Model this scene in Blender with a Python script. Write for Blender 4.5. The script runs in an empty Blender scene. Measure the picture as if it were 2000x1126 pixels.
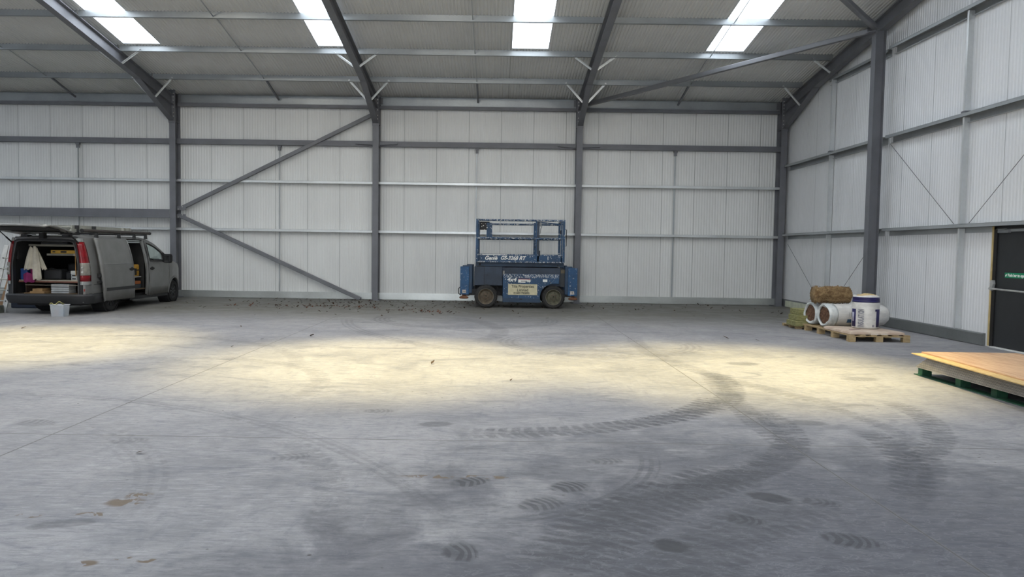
import bpy, bmesh, math, random
from mathutils import Vector, Matrix
random.seed(7)
PI = math.pi
C = bpy.context.scene.collection
SC = bpy.context.scene

# ------------------------------------------------------------------ helpers
class MB:
    """collects geometry, builds ONE mesh object"""
    def __init__(self):
        self.v = []; self.f = []
    def add(self, vs, fs):
        n = len(self.v)
        self.v += [tuple(p) for p in vs]
        self.f += [tuple(i + n for i in f) for f in fs]
        return self
    def box(self, x0, x1, y0, y1, z0, z1):
        return self.add([(x0,y0,z0),(x1,y0,z0),(x1,y1,z0),(x0,y1,z0),(x0,y0,z1),(x1,y0,z1),(x1,y1,z1),(x0,y1,z1)],
                        [(0,3,2,1),(4,5,6,7),(0,1,5,4),(1,2,6,5),(2,3,7,6),(3,0,4,7)])
    def prism(self, prof, o, a, b, ext):
        """profile [(u,v)] in axes a,b at o, extruded by vector ext (closed)"""
        o, a, b, e = Vector(o), Vector(a), Vector(b), Vector(ext)
        n = len(prof)
        vs = [o + a*u + b*w for u, w in prof] + [o + a*u + b*w + e for u, w in prof]
        fs = [tuple(range(n))[::-1], tuple(range(n, 2*n))]
        fs += [(i, (i+1) % n, n + (i+1) % n, n + i) for i in range(n)]
        return self.add(vs, fs)
    def bar(self, p0, p1, w, h, up=(0,0,1)):
        """rectangular bar between two points"""
        p0, p1 = Vector(p0), Vector(p1); d = (p1-p0).normalized()
        s = d.cross(Vector(up))
        if s.length < 1e-4: s = d.cross(Vector((0,1,0)))
        s.normalize(); u = s.cross(d)
        return self.prism([(-w/2,-h/2),(w/2,-h/2),(w/2,h/2),(-w/2,h/2)], p0, s, u, p1-p0)
    def tube(self, pts, r, n=8, cap=True):
        pts = [Vector(p) for p in pts]; rings = []
        prev = None
        for i, p in enumerate(pts):
            d = (pts[min(i+1, len(pts)-1)] - pts[max(i-1, 0)]).normalized()
            if prev is None:
                s = d.cross(Vector((0,0,1)))
                if s.length < 1e-3: s = d.cross(Vector((0,1,0)))
            else:
                s = prev - d*prev.dot(d)
            s.normalize(); prev = s; u = s.cross(d)
            rr = r[i] if isinstance(r, (list, tuple)) else r
            rings.append([p + (s*math.cos(2*PI*k/n) + u*math.sin(2*PI*k/n))*rr for k in range(n)])
        vs = [q for g in rings for q in g]; fs = []
        for i in range(len(rings)-1):
            for k in range(n):
                fs.append((i*n+k, i*n+(k+1) % n, (i+1)*n+(k+1) % n, (i+1)*n+k))
        if cap:
            fs.append(tuple(range(n))[::-1]); fs.append(tuple((len(rings)-1)*n+k for k in range(n)))
        return self.add(vs, fs)
    def lathe(self, prof, o, axis, n=32, close=True):
        """prof [(r, t)] around axis through o"""
        o = Vector(o); ax = Vector(axis).normalized()
        s = ax.cross(Vector((0,0,1)))
        if s.length < 1e-3: s = ax.cross(Vector((0,1,0)))
        s.normalize(); u = ax.cross(s); m = len(prof)
        vs = [o + ax*t + (s*math.cos(2*PI*k/n)+u*math.sin(2*PI*k/n))*r for k in range(n) for r, t in prof]
        fs = []
        for k in range(n):
            k2 = (k+1) % n
            for j in range(m-1 if not close else m):
                j2 = (j+1) % m
                fs.append((k*m+j, k2*m+j, k2*m+j2, k*m+j2))
        return self.add(vs, fs)
    def disc(self, o, axis, r, t, n=24):
        return self.lathe([(0.0001,0),(r,0),(r,t),(0.0001,t)], o, axis, n, True)
    def build(self, name, mat, parent=None, smooth=None, bevel=0, solid=0, loc=None, seg=2):
        me = bpy.data.meshes.new(name)
        me.from_pydata(self.v, [], self.f); me.update()
        bm = bmesh.new(); bm.from_mesh(me)
        bmesh.ops.recalc_face_normals(bm, faces=bm.faces[:]); bm.to_mesh(me); bm.free()
        o = bpy.data.objects.new(name, me); C.objects.link(o)
        if mat: me.materials.append(mat)
        if loc: o.location = loc
        if parent: o.parent = parent
        if solid:
            md = o.modifiers.new('thickness', 'SOLIDIFY'); md.thickness = solid; md.offset = 0
        if bevel:
            md = o.modifiers.new('edge', 'BEVEL'); md.width = bevel; md.segments = seg; md.limit_method = 'ANGLE'; md.angle_limit = math.radians(50)
        if smooth:
            me.shade_smooth() if hasattr(me, 'shade_smooth') else None
            me.set_sharp_from_angle(angle=math.radians(smooth))
        return o

def tag(o, label, cat, group=None, kind=None):
    o['label'] = label; o['category'] = cat
    if group: o['group'] = group
    if kind: o['kind'] = kind
    return o
def struct(o, label=None, cat=None):
    o['kind'] = 'structure'
    if label: o['label'] = label
    if cat: o['category'] = cat
    return o
def empty(name, loc, rz=0):
    o = bpy.data.objects.new(name, None); C.objects.link(o)
    o.location = loc; o.rotation_euler = (0,0,rz); o.empty_display_size = .2
    return o
def text(name, s, size, mat, parent, loc, rot, ext=.0015, shear=0, offset=0, sx=1, align='CENTER'):
    cu = bpy.data.curves.new(name, 'FONT'); cu.body = s; cu.size = size; cu.extrude = ext
    cu.align_x = align; cu.align_y = 'CENTER'; cu.shear = shear; cu.offset = offset
    t = bpy.data.objects.new(name + '_src', cu); C.objects.link(t)
    bpy.context.view_layer.update()
    me = bpy.data.meshes.new_from_object(t.evaluated_get(bpy.context.evaluated_depsgraph_get()))
    bpy.data.objects.remove(t)
    me.name = name
    o = bpy.data.objects.new(name, me); C.objects.link(o)
    me.materials.clear(); me.materials.append(mat)
    o.parent = parent; o.location = loc; o.rotation_euler = rot; o.scale = (sx,1,1)
    return o

# ------------------------------------------------------------------ materials
class NT:
    def __init__(self, name):
        self.m = bpy.data.materials.new(name); self.m.use_nodes = True
        self.t = self.m.node_tree; self.t.nodes.clear()
        self.out = self.t.nodes.new('ShaderNodeOutputMaterial')
    def n(self, typ, **kw):
        x = self.t.nodes.new(typ)
        for k, v in kw.items(): setattr(x, k, v)
        return x
    def put(self, sock, v):
        if v is None: return
        if isinstance(v, bpy.types.NodeSocket): self.t.links.new(v, sock)
        else:
            try: sock.default_value = v
            except Exception: sock.default_value = tuple(v) + (1,)
    def M(self, op, a, b=None, c=None, clamp=False):
        x = self.n('ShaderNodeMath', operation=op); x.use_clamp = clamp
        for i, v in enumerate((a, b, c)): self.put(x.inputs[i], v)
        return x.outputs[0]
    def ss(self, v, lo, hi, t0=0., t1=1.):
        x = self.n('ShaderNodeMapRange', interpolation_type='SMOOTHSTEP')
        self.put(x.inputs[0], v)
        for i, q in zip((1,2,3,4), (lo,hi,t0,t1)): self.put(x.inputs[i], q)
        return x.outputs[0]
    def noise(self, vec, scale, detail=3, rough=.5, dist=0):
        x = self.n('ShaderNodeTexNoise'); self.put(x.inputs['Vector'], vec)
        x.inputs['Scale'].default_value = scale; x.inputs['Detail'].default_value = detail
        x.inputs['Roughness'].default_value = rough; x.inputs['Distortion'].default_value = dist
        return x.outputs[0]
    def mix(self, f, a, b, typ='MIX'):
        x = self.n('ShaderNodeMix', data_type='RGBA', blend_type=typ)
        self.put(x.inputs[0], f); self.put(x.inputs[6], a if isinstance(a, bpy.types.NodeSocket) else tuple(a)+(1,))
        self.put(x.inputs[7], b if isinstance(b, bpy.types.NodeSocket) else tuple(b)+(1,))
        return x.outputs[2]
    def pos(self): return self.n('ShaderNodeNewGeometry').outputs['Position']
    def obj(self): return self.n('ShaderNodeTexCoord').outputs['Object']
    def mapping(self, vec, scale=(1,1,1), rot=(0,0,0), loc=(0,0,0)):
        x = self.n('ShaderNodeMapping'); self.put(x.inputs[0], vec)
        x.inputs['Scale'].default_value = scale; x.inputs['Rotation'].default_value = rot; x.inputs['Location'].default_value = loc
        return x.outputs[0]
    def bsdf(self, col, rough=.5, metal=0, bump=None, bstr=.2, bdist=.01, spec=.5, **kw):
        b = self.n('ShaderNodeBsdfPrincipled')
        self.put(b.inputs['Base Color'], col if isinstance(col, bpy.types.NodeSocket) else tuple(col)+(1,))
        self.put(b.inputs['Roughness'], rough); self.put(b.inputs['Metallic'], metal)
        b.inputs['Specular IOR Level'].default_value = spec
        for k, v in kw.items(): self.put(b.inputs[k.replace('_', ' ')], v)
        if bump is not None:
            q = self.n('ShaderNodeBump'); q.inputs['Strength'].default_value = bstr; q.inputs['Distance'].default_value = bdist
            self.put(q.inputs['Height'], bump); self.t.links.new(q.outputs[0], b.inputs['Normal'])
        self.t.links.new(b.outputs[0], self.out.inputs[0])
        return self.m
MATS = {}
def plain(name, col, rough=.5, metal=0, var=.12, scale=6, spec=.5, **kw):
    """solid colour with slight dirt variation"""
    if name in MATS: return MATS[name]
    t = NT(name)
    f = t.noise(t.obj(), scale, 4, .6)
    a = [max(0, c*(1-var)) for c in col]; b = [min(1, c*(1+var)) for c in col]
    MATS[name] = t.bsdf(t.mix(t.ss(f, .3, .7), a, b), rough, metal, spec=spec, **kw)
    return MATS[name]

steel = plain('grey_painted_steel', (.15,.153,.168), .5, 0, .1, 2)
steel_lt = plain('grey_painted_brace', (.16,.163,.175), .45, 0, .1, 2)
def galv_mat(name, col, rough, metal):
    t = NT(name); p = t.pos()
    v = t.n('ShaderNodeTexVoronoi'); t.put(v.inputs['Vector'], t.mapping(p, (9,9,9))); v.inputs['Scale'].default_value = 2.
    f = t.M('ADD', t.M('MULTIPLY', v.outputs['Distance'], .1), t.M('MULTIPLY', t.noise(p, 1.1, 3), .9))
    return t.bsdf(t.mix(t.ss(f, .2, .8), [c*.82 for c in col], [c*1.12 for c in col]), rough, metal)
galv = galv_mat('galvanised_steel', (.66,.68,.68), .36, .4)
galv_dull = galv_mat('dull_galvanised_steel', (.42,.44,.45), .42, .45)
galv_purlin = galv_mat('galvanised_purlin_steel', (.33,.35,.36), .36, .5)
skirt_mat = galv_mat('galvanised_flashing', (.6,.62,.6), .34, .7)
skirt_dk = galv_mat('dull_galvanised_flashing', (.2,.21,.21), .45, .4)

def panel_mat(name, col, axis, w, off):
    """white lined cladding panel: thin dark joints every w metres"""
    t = NT(name); p = t.pos(); s = t.n('ShaderNodeSeparateXYZ'); t.put(s.inputs[0], p)
    u = s.outputs[axis]
    fr = t.M('FRACT', t.M('DIVIDE', t.M('SUBTRACT', u, off), w))
    d = t.M('MULTIPLY', t.M('ABSOLUTE', t.M('SUBTRACT', fr, .5)), w)         # distance from panel edge = w/2 - d
    j = t.ss(t.M('SUBTRACT', w/2, d), .004, .013, 1, 0)
    f = t.noise(t.mapping(p, (1,1,.35)), .9, 5, .6)
    base = t.mix(t.ss(f, .3, .7), [c*.95 for c in col], [c*1.04 for c in col])
    # scattered screw heads
    return t.bsdf(t.mix(t.M('MULTIPLY', j, .6), base, [c*.25 for c in col]), .42, 0, spec=.45)
wall_w = panel_mat('white_lining_panel', (.73,.735,.715), 0, .967, -.86)
wall_g = panel_mat('white_gable_panel', (.73,.735,.74), 1, 1.08, 15.04)
roof_w = panel_mat('white_roof_sheet', (.66,.66,.64), 0, 500, .3)

# ---- floor: power-floated concrete with dust, tyre marks and boot prints
def floor_mat():
    t = NT('dusty_concrete_floor'); p = t.pos(); s = t.n('ShaderNodeSeparateXYZ'); t.put(s.inputs[0], p)
    X, Y = s.outputs[0], s.outputs[1]
    big = t.noise(p, .33, 5, .62, .4); mid = t.noise(p, 1.7, 6, .65, .6); fine = t.noise(p, 11, 5, .7, .2)
    strk = t.noise(t.mapping(p, (.9,5,1), (0,0,.25)), 2.2, 5, .65, .3)
    strk2 = t.noise(t.mapping(p, (6,.8,1), (0,0,.35)), 2.0, 5, .65, .3)
    c = t.mix(t.ss(big, .32, .68), (.20,.20,.215), (.33,.325,.332))
    c = t.mix(t.M('MULTIPLY', t.ss(mid, .42, .72), .45), c, (0.339,0.330,0.329))
    c = t.mix(t.M('MULTIPLY', t.ss(strk, .5, .75), .42), c, (0.378,0.369,0.371))
    c = t.mix(t.M('MULTIPLY', t.ss(strk2, .53, .72), .35), c, (0.143,0.150,0.175))
    c = t.mix(t.M('MULTIPLY', t.ss(fine, .4, .75), .3), c, (0.143,0.152,0.188))
    wisp = t.M('ABSOLUTE', t.M('SUBTRACT', t.noise(t.mapping(p, (1.6,3.2,1), (0,0,.5)), 2.6, 6, .62, 1.6), .5))
    wm = t.M('MULTIPLY', t.ss(wisp, 0., .035, 1, 0), t.ss(big, .35, .6))
    c = t.mix(t.M('MULTIPLY', wm, .45), c, (0.378,0.375,0.389))
    strk3 = t.noise(t.mapping(p, (1,5.5,1), (0,0,.12)), 6.5, 5, .7, .5)
    c = t.mix(t.M('MULTIPLY', t.ss(strk3, .5, .68), .5), c, (0.392,0.388,0.408))
    c = t.mix(t.M('MULTIPLY', t.ss(strk3, .5, .34), .4), c, (0.106,0.112,0.140))
    c = t.mix(t.M('MULTIPLY', t.ss(t.noise(p, 60, 3, .7), .5, .75), .25), c, (0.404,0.401,0.414))
    smud = t.noise(t.mapping(p, (1,2.4,1), (0,0,-.3)), 1.15, 7, .68, 1.2)
    c = t.mix(t.M('MULTIPLY', t.ss(smud, .52, .68), .5), c, (0.112,0.120,0.149))
    # worn, dirtier traffic patch with damp tone; light falloff and daylight blue painted in
    def ell(cx, cy, rx, ry, soft=.5, rot=0):
        dx = t.M('SUBTRACT', X, cx); dy = t.M('SUBTRACT', Y, cy)
        if rot:
            cr, sr = math.cos(rot), math.sin(rot)
            dx, dy = t.M('ADD', t.M('MULTIPLY', dx, cr), t.M('MULTIPLY', dy, sr)), t.M('SUBTRACT', t.M('MULTIPLY', dy, cr), t.M('MULTIPLY', dx, sr))
        d = t.M('SQRT', t.M('ADD', t.M('POWER', t.M('DIVIDE', dx, rx), 2.), t.M('POWER', t.M('DIVIDE', dy, ry), 2.)))
        return d, dx, dy
    def dark(mask, amt, col=(.034,.037,.047)):
        nonlocal c
        c = t.mix(t.M('MULTIPLY', mask, amt), c, col)
    d, _, _ = ell(2.0, 4.0, 3.3, 2.7)
    worn_dim = t.M('MULTIPLY', t.ss(t.M('ADD', d, t.M('MULTIPLY', t.M('SUBTRACT', mid, .5), 2.0)), .25, 1.2, 1, 0), t.ss(big, .2, .6, .6, 1.))
    dark(worn_dim, .8, (.042,.047,.064))
    d, _, _ = ell(-.6, 3.5, 1.6, .5)
    dark(t.ss(t.M('ADD', d, t.M('MULTIPLY', t.M('SUBTRACT', mid, .5), 2.2)), .3, 1.3, 1, 0), .5, (.045,.05,.066))
    w2n = t.M('ABSOLUTE', t.M('SUBTRACT', t.noise(t.mapping(p, (2.2,4.5,1), (0,0,.2)), 2.2, 5, .6, 1.2), .5))
    c = t.mix(t.M('MULTIPLY', t.M('MULTIPLY', worn_dim, t.ss(w2n, 0., .03, 1, 0)), .5), c, (.20,.205,.225))
    w3n = t.noise(t.mapping(p, (2.5,6,1), (0,0,-.25)), 1.8, 5, .65, .8)
    c = t.mix(t.M('MULTIPLY', t.M('MULTIPLY', worn_dim, t.ss(w3n, .5, .62)), .5), c, (.05,.054,.068))
    # brown dust swept against the back wall
    bd = t.M('MULTIPLY', t.ss(t.M('ADD', Y, t.M('MULTIPLY', big, 3.)), 16.0, 20.5), .8)
    c = t.mix(bd, c, (.135,.128,.104))
    # tyre tracks : circle through three floor points
    def track(a, b, e, hw, amt, freq=34, lines=0, skew=4):
        (x1,y1),(x2,y2),(x3,y3) = a, b, e
        D = 2*(x1*(y2-y3)+x2*(y3-y1)+x3*(y1-y2))
        ux = ((x1*x1+y1*y1)*(y2-y3)+(x2*x2+y2*y2)*(y3-y1)+(x3*x3+y3*y3)*(y1-y2))/D
        uy = ((x1*x1+y1*y1)*(x3-x2)+(x2*x2+y2*y2)*(x1-x3)+(x3*x3+y3*y3)*(x2-x1))/D
        r = math.hypot(x1-ux, y1-uy)
        am = math.atan2(y2-uy, x2-ux)
        def da(x, y):
            q = math.atan2(y-uy, x-ux) - am
            return (q+PI) % (2*PI) - PI
        ha = max(abs(da(x1,y1)), abs(da(x3,y3)))
        dx = t.M('SUBTRACT', X, ux); dy = t.M('SUBTRACT', Y, uy)
        d = t.M('SUBTRACT', t.M('SQRT', t.M('ADD', t.M('MULTIPLY', dx, dx), t.M('MULTIPLY', dy, dy))), r)
        ca, sa = math.cos(am), math.sin(am)
        ang = t.M('ARCTAN2', t.M('SUBTRACT', t.M('MULTIPLY', dy, ca), t.M('MULTIPLY', dx, sa)), t.M('ADD', t.M('MULTIPLY', dx, ca), t.M('MULTIPLY', dy, sa)))
        ad = t.M('ABSOLUTE', d)
        dn = t.M('ADD', ad, t.M('MULTIPLY', t.M('SUBTRACT', mid, .5), hw*.6))
        m = t.M('MULTIPLY', t.ss(dn, hw*.75, hw*1.05, 1, 0), t.ss(t.M('ABSOLUTE', ang), ha*.8, ha*1.12, 1, 0))
        if freq:
            ph = t.M('ADD', t.M('MULTIPLY', ang, r*freq*1.35), t.M('MULTIPLY', ad, -skew/hw*.6))
            tr = t.ss(t.M('ADD', t.M('SINE', ph), t.M('MULTIPLY', t.M('SUBTRACT', fine, .5), 1.4)), -1.0, -.1)
            inner = t.ss(ad, hw*.15, hw*.75, .35, 1.)                       # tread blocks show toward the shoulders
            tr = t.M('SUBTRACT', 1., t.M('MULTIPLY', t.M('SUBTRACT', 1., tr), inner))
            m = t.M('MULTIPLY', m, tr)
        if lines:
            m = t.M('MULTIPLY', m, t.ss(t.M('SINE', t.M('MULTIPLY', d, lines)), -.5, .5, .25, 1.))
        m = t.M('MULTIPLY', m, t.ss(strk, .3, .62, .35, 1.))
        m = t.M('MULTIPLY', m, t.ss(wisp, .0, .03, .35, 1.))
        dark(m, min(.95, amt*1.2))
    track((.16,6.34),(1.34,6.8),(2.41,8.08), .19, .5, 40)
    track((1.34,6.8),(2.48,7.95),(2.79,9.71), .17, .45, 40)
    track((2.79,9.71),(2.51,7.68),(2.4,6.05), .15, .42, 44)
    track((2.58,7.44),(2.34,5.89),(1.71,5.19), .16, .5, 44)
    track((2.34,5.89),(1.51,5.01),(.84,4.52), .17, .35, 44)
    track((4.22,7.94),(3.88,6.49),(3.18,5.65), .14, .42, 44)
    track((3.31,6.63),(3.14,5.65),(2.77,4.91), .15, .5, 40)
    track((1.55,5.12),(.9,4.52),(.3,3.56), .28, .6, 46)
    track((1.95,4.6),(1.3,4.05),(.75,3.3), .26, .42, 46)
    track((1.18,5.68),(.86,4.81),(.29,4.32), .09, .42, 0, 90)
    track((-3.32,6.21),(-2.51,5.34),(-2.11,4.21), .16, .2, 30, 70)
    track((-4.15,7.57),(-2.24,6.7),(-.35,4.46), .1, .24, 0, 80)
    track((-1.67,5.97),(-1.13,5.04),(-.95,4.26), .13, .25, 30)
    track((-3.23,16.43),(-2.32,13.71),(-1.42,12.44), .16, .3, 0, 60)
    track((-2.36,17.48),(-.88,14.81),(.13,14.96), .22, .35, 0, 60)
    track((-.77,16.82),(.05,14.95),(-.23,12.8), .2, .3, 30)
    track((2.61,13.94),(.51,11.76),(1.63,11.13), .2, .33, 30, 60)
    track((2.61,13.94),(2.52,10.71),(2.95,9.07), .16, .3, 40)
    track((3.38,7.75),(3.48,6.12),(2.75,4.8), .1, .28, 44)
    track((-8.,12.2),(-5.,12.6),(-2.6,9.6), .13, .22, 30)
    track((-5.4,9.8),(-3.3,10.2),(-2.2,7.4), .13, .22, 34)
    # boot prints
    for i, (fx, fy, rx, ry, ro, am) in enumerate([(-.15,4.98,.15,.1,.4,.65),(.5,4.9,.15,.12,.6,.6),(1.77,4.75,.15,.1,-.5,.6),(2.06,4.67,.13,.09,-.5,.4),
            (1.48,4.33,.12,.09,-.4,.6),(.95,3.93,.11,.09,-.4,.7),(1.96,4.04,.17,.11,-.3,.6),(-3.98,6.44,.2,.13,-.2,.3),(-.52,6.62,.16,.11,.2,.35),
            (-1.1,7.13,.15,.1,.1,.3),(-.16,3.8,.1,.13,.2,.6),(-2.4,4.1,.2,.07,.3,.3),(.83,5.52,.15,.09,.2,.35),(4.6,9.4,.25,.15,.2,.3),(3.5,10.57,.25,.17,0,.3),
            (-2.9,5.9,.16,.1,.2,.25),(-1.5,5.5,.16,.1,.3,.28),(2.9,6.9,.2,.12,0,.3),(.3,4.55,.16,.12,.5,.5)]):
        d, dx, dy = ell(fx, fy, rx, ry, rot=ro)
        m = t.ss(t.M('ADD', d, t.M('MULTIPLY', t.M('SUBTRACT', fine, .5), .9)), .7, 1.1, 1, 0)
        if i % 3 != 2:
            m = t.M('MULTIPLY', m, t.ss(t.M('SINE', t.M('MULTIPLY', t.M('ADD', dx, t.M('MULTIPLY', d, .05)), 120)), -.6, .3, .45, 1.))
        dark(m, min(.95, am*1.25), (.026,.029,.037))
    # dried mud spots
    spot = t.noise(p, 9, 3, .6, .8)
    for fx, fy, rx, ry in [(-2.23,4.47,.13,.09),(-2.66,4.22,.08,.05),(-2.32,4.25,.1,.05),(-1.98,3.59,.06,.04),(-1.84,3.66,.05,.03),(-1.7,3.63,.06,.03),(-2.2,4.6,.1,.06),(-.22,5.08,.45,.05)]:
        d, dx, dy = ell(fx, fy, rx, ry)
        m = t.M('MULTIPLY', t.ss(d, .6, 1.1, 1, 0), t.ss(spot, .5, .52))
        dark(m, .85, (.125,.085,.048) if ry > .045 or rx < .2 else (.24,.22,.16))
    grit = t.n('ShaderNodeTexVoronoi'); t.put(grit.inputs['Vector'], p); grit.inputs['Scale'].default_value = 5.5
    gm = t.M('MULTIPLY', t.ss(grit.outputs['Distance'], .045, .075, 1, 0), t.ss(mid, .5, .6))
    dark(gm, .75, (.04,.036,.032))
    # saw-cut joints
    def cut(v, at, w):
        return t.ss(t.M('ABSOLUTE', t.M('SUBTRACT', v, at)), w*.4, w, 1, 0)
    for v, at in ((X,-3.61),(X,2.43),(Y,6.06),(Y,11.72),(X,-9.6),(Y,17.6)):
        dark(t.M('MULTIPLY', cut(v, at, .02), .2), 1, (.2,.2,.19))
        dark(t.M('MULTIPLY', cut(v, at, .008), .8), 1, (.075,.072,.07))
    rough = t.ss(mid, .3, .7, .5, .72)
    return t.bsdf(c, rough, 0, t.M('ADD', mid, t.M('MULTIPLY', fine, .4)), .12, .004, spec=.4)
floor_m = floor_mat()

# ------------------------------------------------------------------ camera
F_PX, PITCH, ROLL, YAW, CAM_H, CX = 1466.69, -.0516, .0144, -.0043, 1.5593, 961.77
fw = Vector((math.sin(YAW)*math.cos(PITCH), math.cos(YAW)*math.cos(PITCH), math.sin(PITCH)))
rt = Vector((math.cos(YAW), -math.sin(YAW), 0)); up = rt.cross(fw)
rt2 = rt*math.cos(ROLL) + up*math.sin(ROLL); up2 = up*math.cos(ROLL) - rt*math.sin(ROLL)
cam_d = bpy.data.cameras.new('camera'); cam = bpy.data.objects.new('camera', cam_d); C.objects.link(cam)
mw = Matrix((rt2, up2, -fw)).transposed().to_4x4(); mw.translation = (0, 0, CAM_H)
cam.matrix_world = mw
cam_d.sensor_fit = 'HORIZONTAL'; cam_d.sensor_width = 36; cam_d.lens = 36*F_PX/2000
cam_d.shift_x = (1000-CX)/2000; cam_d.clip_start = .05; cam_d.clip_end = 300
SC.camera = cam

# ------------------------------------------------------------------ room shell
W, D, XG, XL, YF, YR = 22.68, 22.27, 8.6, -28.0, -7.3, 7.7      # back wall, column face, gable, far gable, front wall, ridge
SL = .15
CX_ = [-9.592 + 6*k for k in range(4)]
def roof_z(y): return 6.06 + SL*(W - y) if y >= YR else 6.06 + SL*(W - 2*YR + y)
struct(MB().box(XL-.3, XG+.3, YF-.3, W+.3, -.2, 0).build('floor', floor_m))

def ribs(a0, a1, pitch=.0806, top=.045, depth=.0055):
    """rib profile: list of (a, d) across from a0 to a1"""
    out = []; n = max(1, round((a1-a0)/pitch)); w = (a1-a0)/n
    for i in range(n):
        s = a0 + i*w
        out += [(s, 0), (s + w*.18, depth), (s + w*.55, depth), (s + w*.73, 0)]
    out.append((a1, 0))
    return out
def sheet(segs):
    """segs: list of (rib list, point fn(a,d,k)) two rows"""
    m = MB()
    for rb, fn in segs:
        vs = []; fs = []
        for i, (a, d) in enumerate(rb):
            vs += [fn(a, d, 0), fn(a, d, 1)]
            if i: fs.append((2*i-2, 2*i, 2*i+1, 2*i-1))
        m.add(vs, fs)
    return m
# back wall
struct(sheet([(ribs(XL, XG), lambda a, d, k: (a, W-d, (.0, roof_z(W)+.05)[k]))]).build('wall_back', wall_w, solid=.01))
# gable wall with the doorway cut out
DY0, DY1, DZ = 11.98, 13.06, 2.085
struct(sheet([(ribs(DY1, W), lambda a, d, k: (XG-d, a, (0, roof_z(a)+.03)[k])),
              (ribs(DY0, DY1), lambda a, d, k: (XG-d, a, (DZ, roof_z(a)+.03)[k])),
              (ribs(YF, DY0), lambda a, d, k: (XG-d, a, (0, roof_z(a)+.03)[k]))]).build('wall_gable', wall_g, solid=.01))
struct(sheet([(ribs(YF, W, .25), lambda a, d, k: (XL+d, a, (0, roof_z(a)+.03)[k]))]).build('wall_far_gable', wall_g, solid=.01))
# front wall behind the camera, with an open roller door
struct(sheet([(ribs(XL, -6, .25), lambda a, d, k: (a, YF+d, (0, 6.15)[k])), (ribs(0.5, XG, .25), lambda a, d, k: (a, YF+d, (0, 6.15)[k])),
              (ribs(-6, 0.5, .25), lambda a, d, k: (a, YF+d, (5.0, 6.15)[k]))]).build('wall_front', wall_w, solid=.01))
# roof sheets with openings for the rooflights
SKY = [(-24.17,-23.2),(-19.26,-18.29),(-14.35,-13.38),(-9.44,-8.47),(-4.55,-3.66),(.3,1.25),(5.14,6.12)]
SY0, SY1 = 19.07, 9.2
segs = []
e = XL
def rpt(y0, y1): return lambda a, d, k: (a, (y0, y1)[k], roof_z((y0, y1)[k]) - d*3)
for s0, s1 in SKY + [(XG, XG)]:
    segs.append((ribs(e, s0), rpt(W+.1, YR)))
    segs.append((ribs(e, s0, .25), rpt(YR-.001, YF)))
    if s1 > s0:
        segs += [(ribs(s0, s1), rpt(W+.1, SY0)), (ribs(s0, s1), rpt(SY1, YR)), (ribs(s0, s1, .25), rpt(YR-.001, 6.2)), (ribs(s0, s1, .25), rpt(-3.6, YF))]
    e = s1
struct(sheet(segs).build('ceiling', roof_w, solid=.012))
# rooflights: translucent sheet in a light frame
tp = NT('translucent_rooflight'); a_ = tp.n('ShaderNodeBsdfTransparent'); a_.inputs[0].default_value = (.97,.985,1,1)
b_ = tp.n('ShaderNodeBsdfTranslucent'); b_.inputs[0].default_value = (.9,.93,.95,1)
x_ = tp.n('ShaderNodeMixShader'); x_.inputs[0].default_value = .25
tp.t.links.new(a_.outputs[0], x_.inputs[1]); tp.t.links.new(b_.outputs[0], x_.inputs[2]); tp.t.links.new(x_.outputs[0], tp.out.inputs[0])
frame_m = plain('rooflight_edge', (.62,.63,.64), .4)
for i, (s0, s1) in enumerate(SKY):
    m = MB()
    for y0, y1 in ((SY0, SY1), (6.2, -3.6)):
        m.add([(s0,y0,roof_z(y0)+.02),(s1,y0,roof_z(y0)+.02),(s1,y1,roof_z(y1)+.02),(s0,y1,roof_z(y1)+.02),
               (s0,y0,roof_z(y0)+.026),(s1,y0,roof_z(y0)+.026),(s1,y1,roof_z(y1)+.026),(s0,y1,roof_z(y1)+.026)],
              [(0,1,2,3),(4,7,6,5),(0,4,5,1),(1,5,6,2),(2,6,7,3),(3,7,4,0)])
    w_ = struct(m.build('window_%d' % (i+1), tp.m))
    f_ = MB()
    for y0, y1 in ((SY0, SY1), (6.2, -3.6)):
        for sx in (s0+.012, s1-.012):
            f_.bar((sx,y0,roof_z(y0)-.004), (sx,y1,roof_z(y1)-.004), .024, .03)
        for yy in (y0-.012, y1+.012): f_.box(s0, s1, yy-.012, yy+.012, roof_z(yy)-.02, roof_z(yy)+.01)
    f_.build('window_frame', frame_m, w_)
# skirting flashings
struct(MB().box(XL, CX_[3]+.1, W-.06, W-.005, .012, .212).build('baseboard_back', skirt_mat))
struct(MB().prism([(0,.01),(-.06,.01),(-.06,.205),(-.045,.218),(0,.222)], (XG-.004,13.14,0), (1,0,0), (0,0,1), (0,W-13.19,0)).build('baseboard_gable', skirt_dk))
struct(MB().box(XG-.075, XG-.003, 19.2, 22.1, .014, .19).build('trim_1', plain('lit_pale_flashing', (.62,.64,.5), .4)))  # stretch of gable skirting, the light on it put into its pale colour

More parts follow.
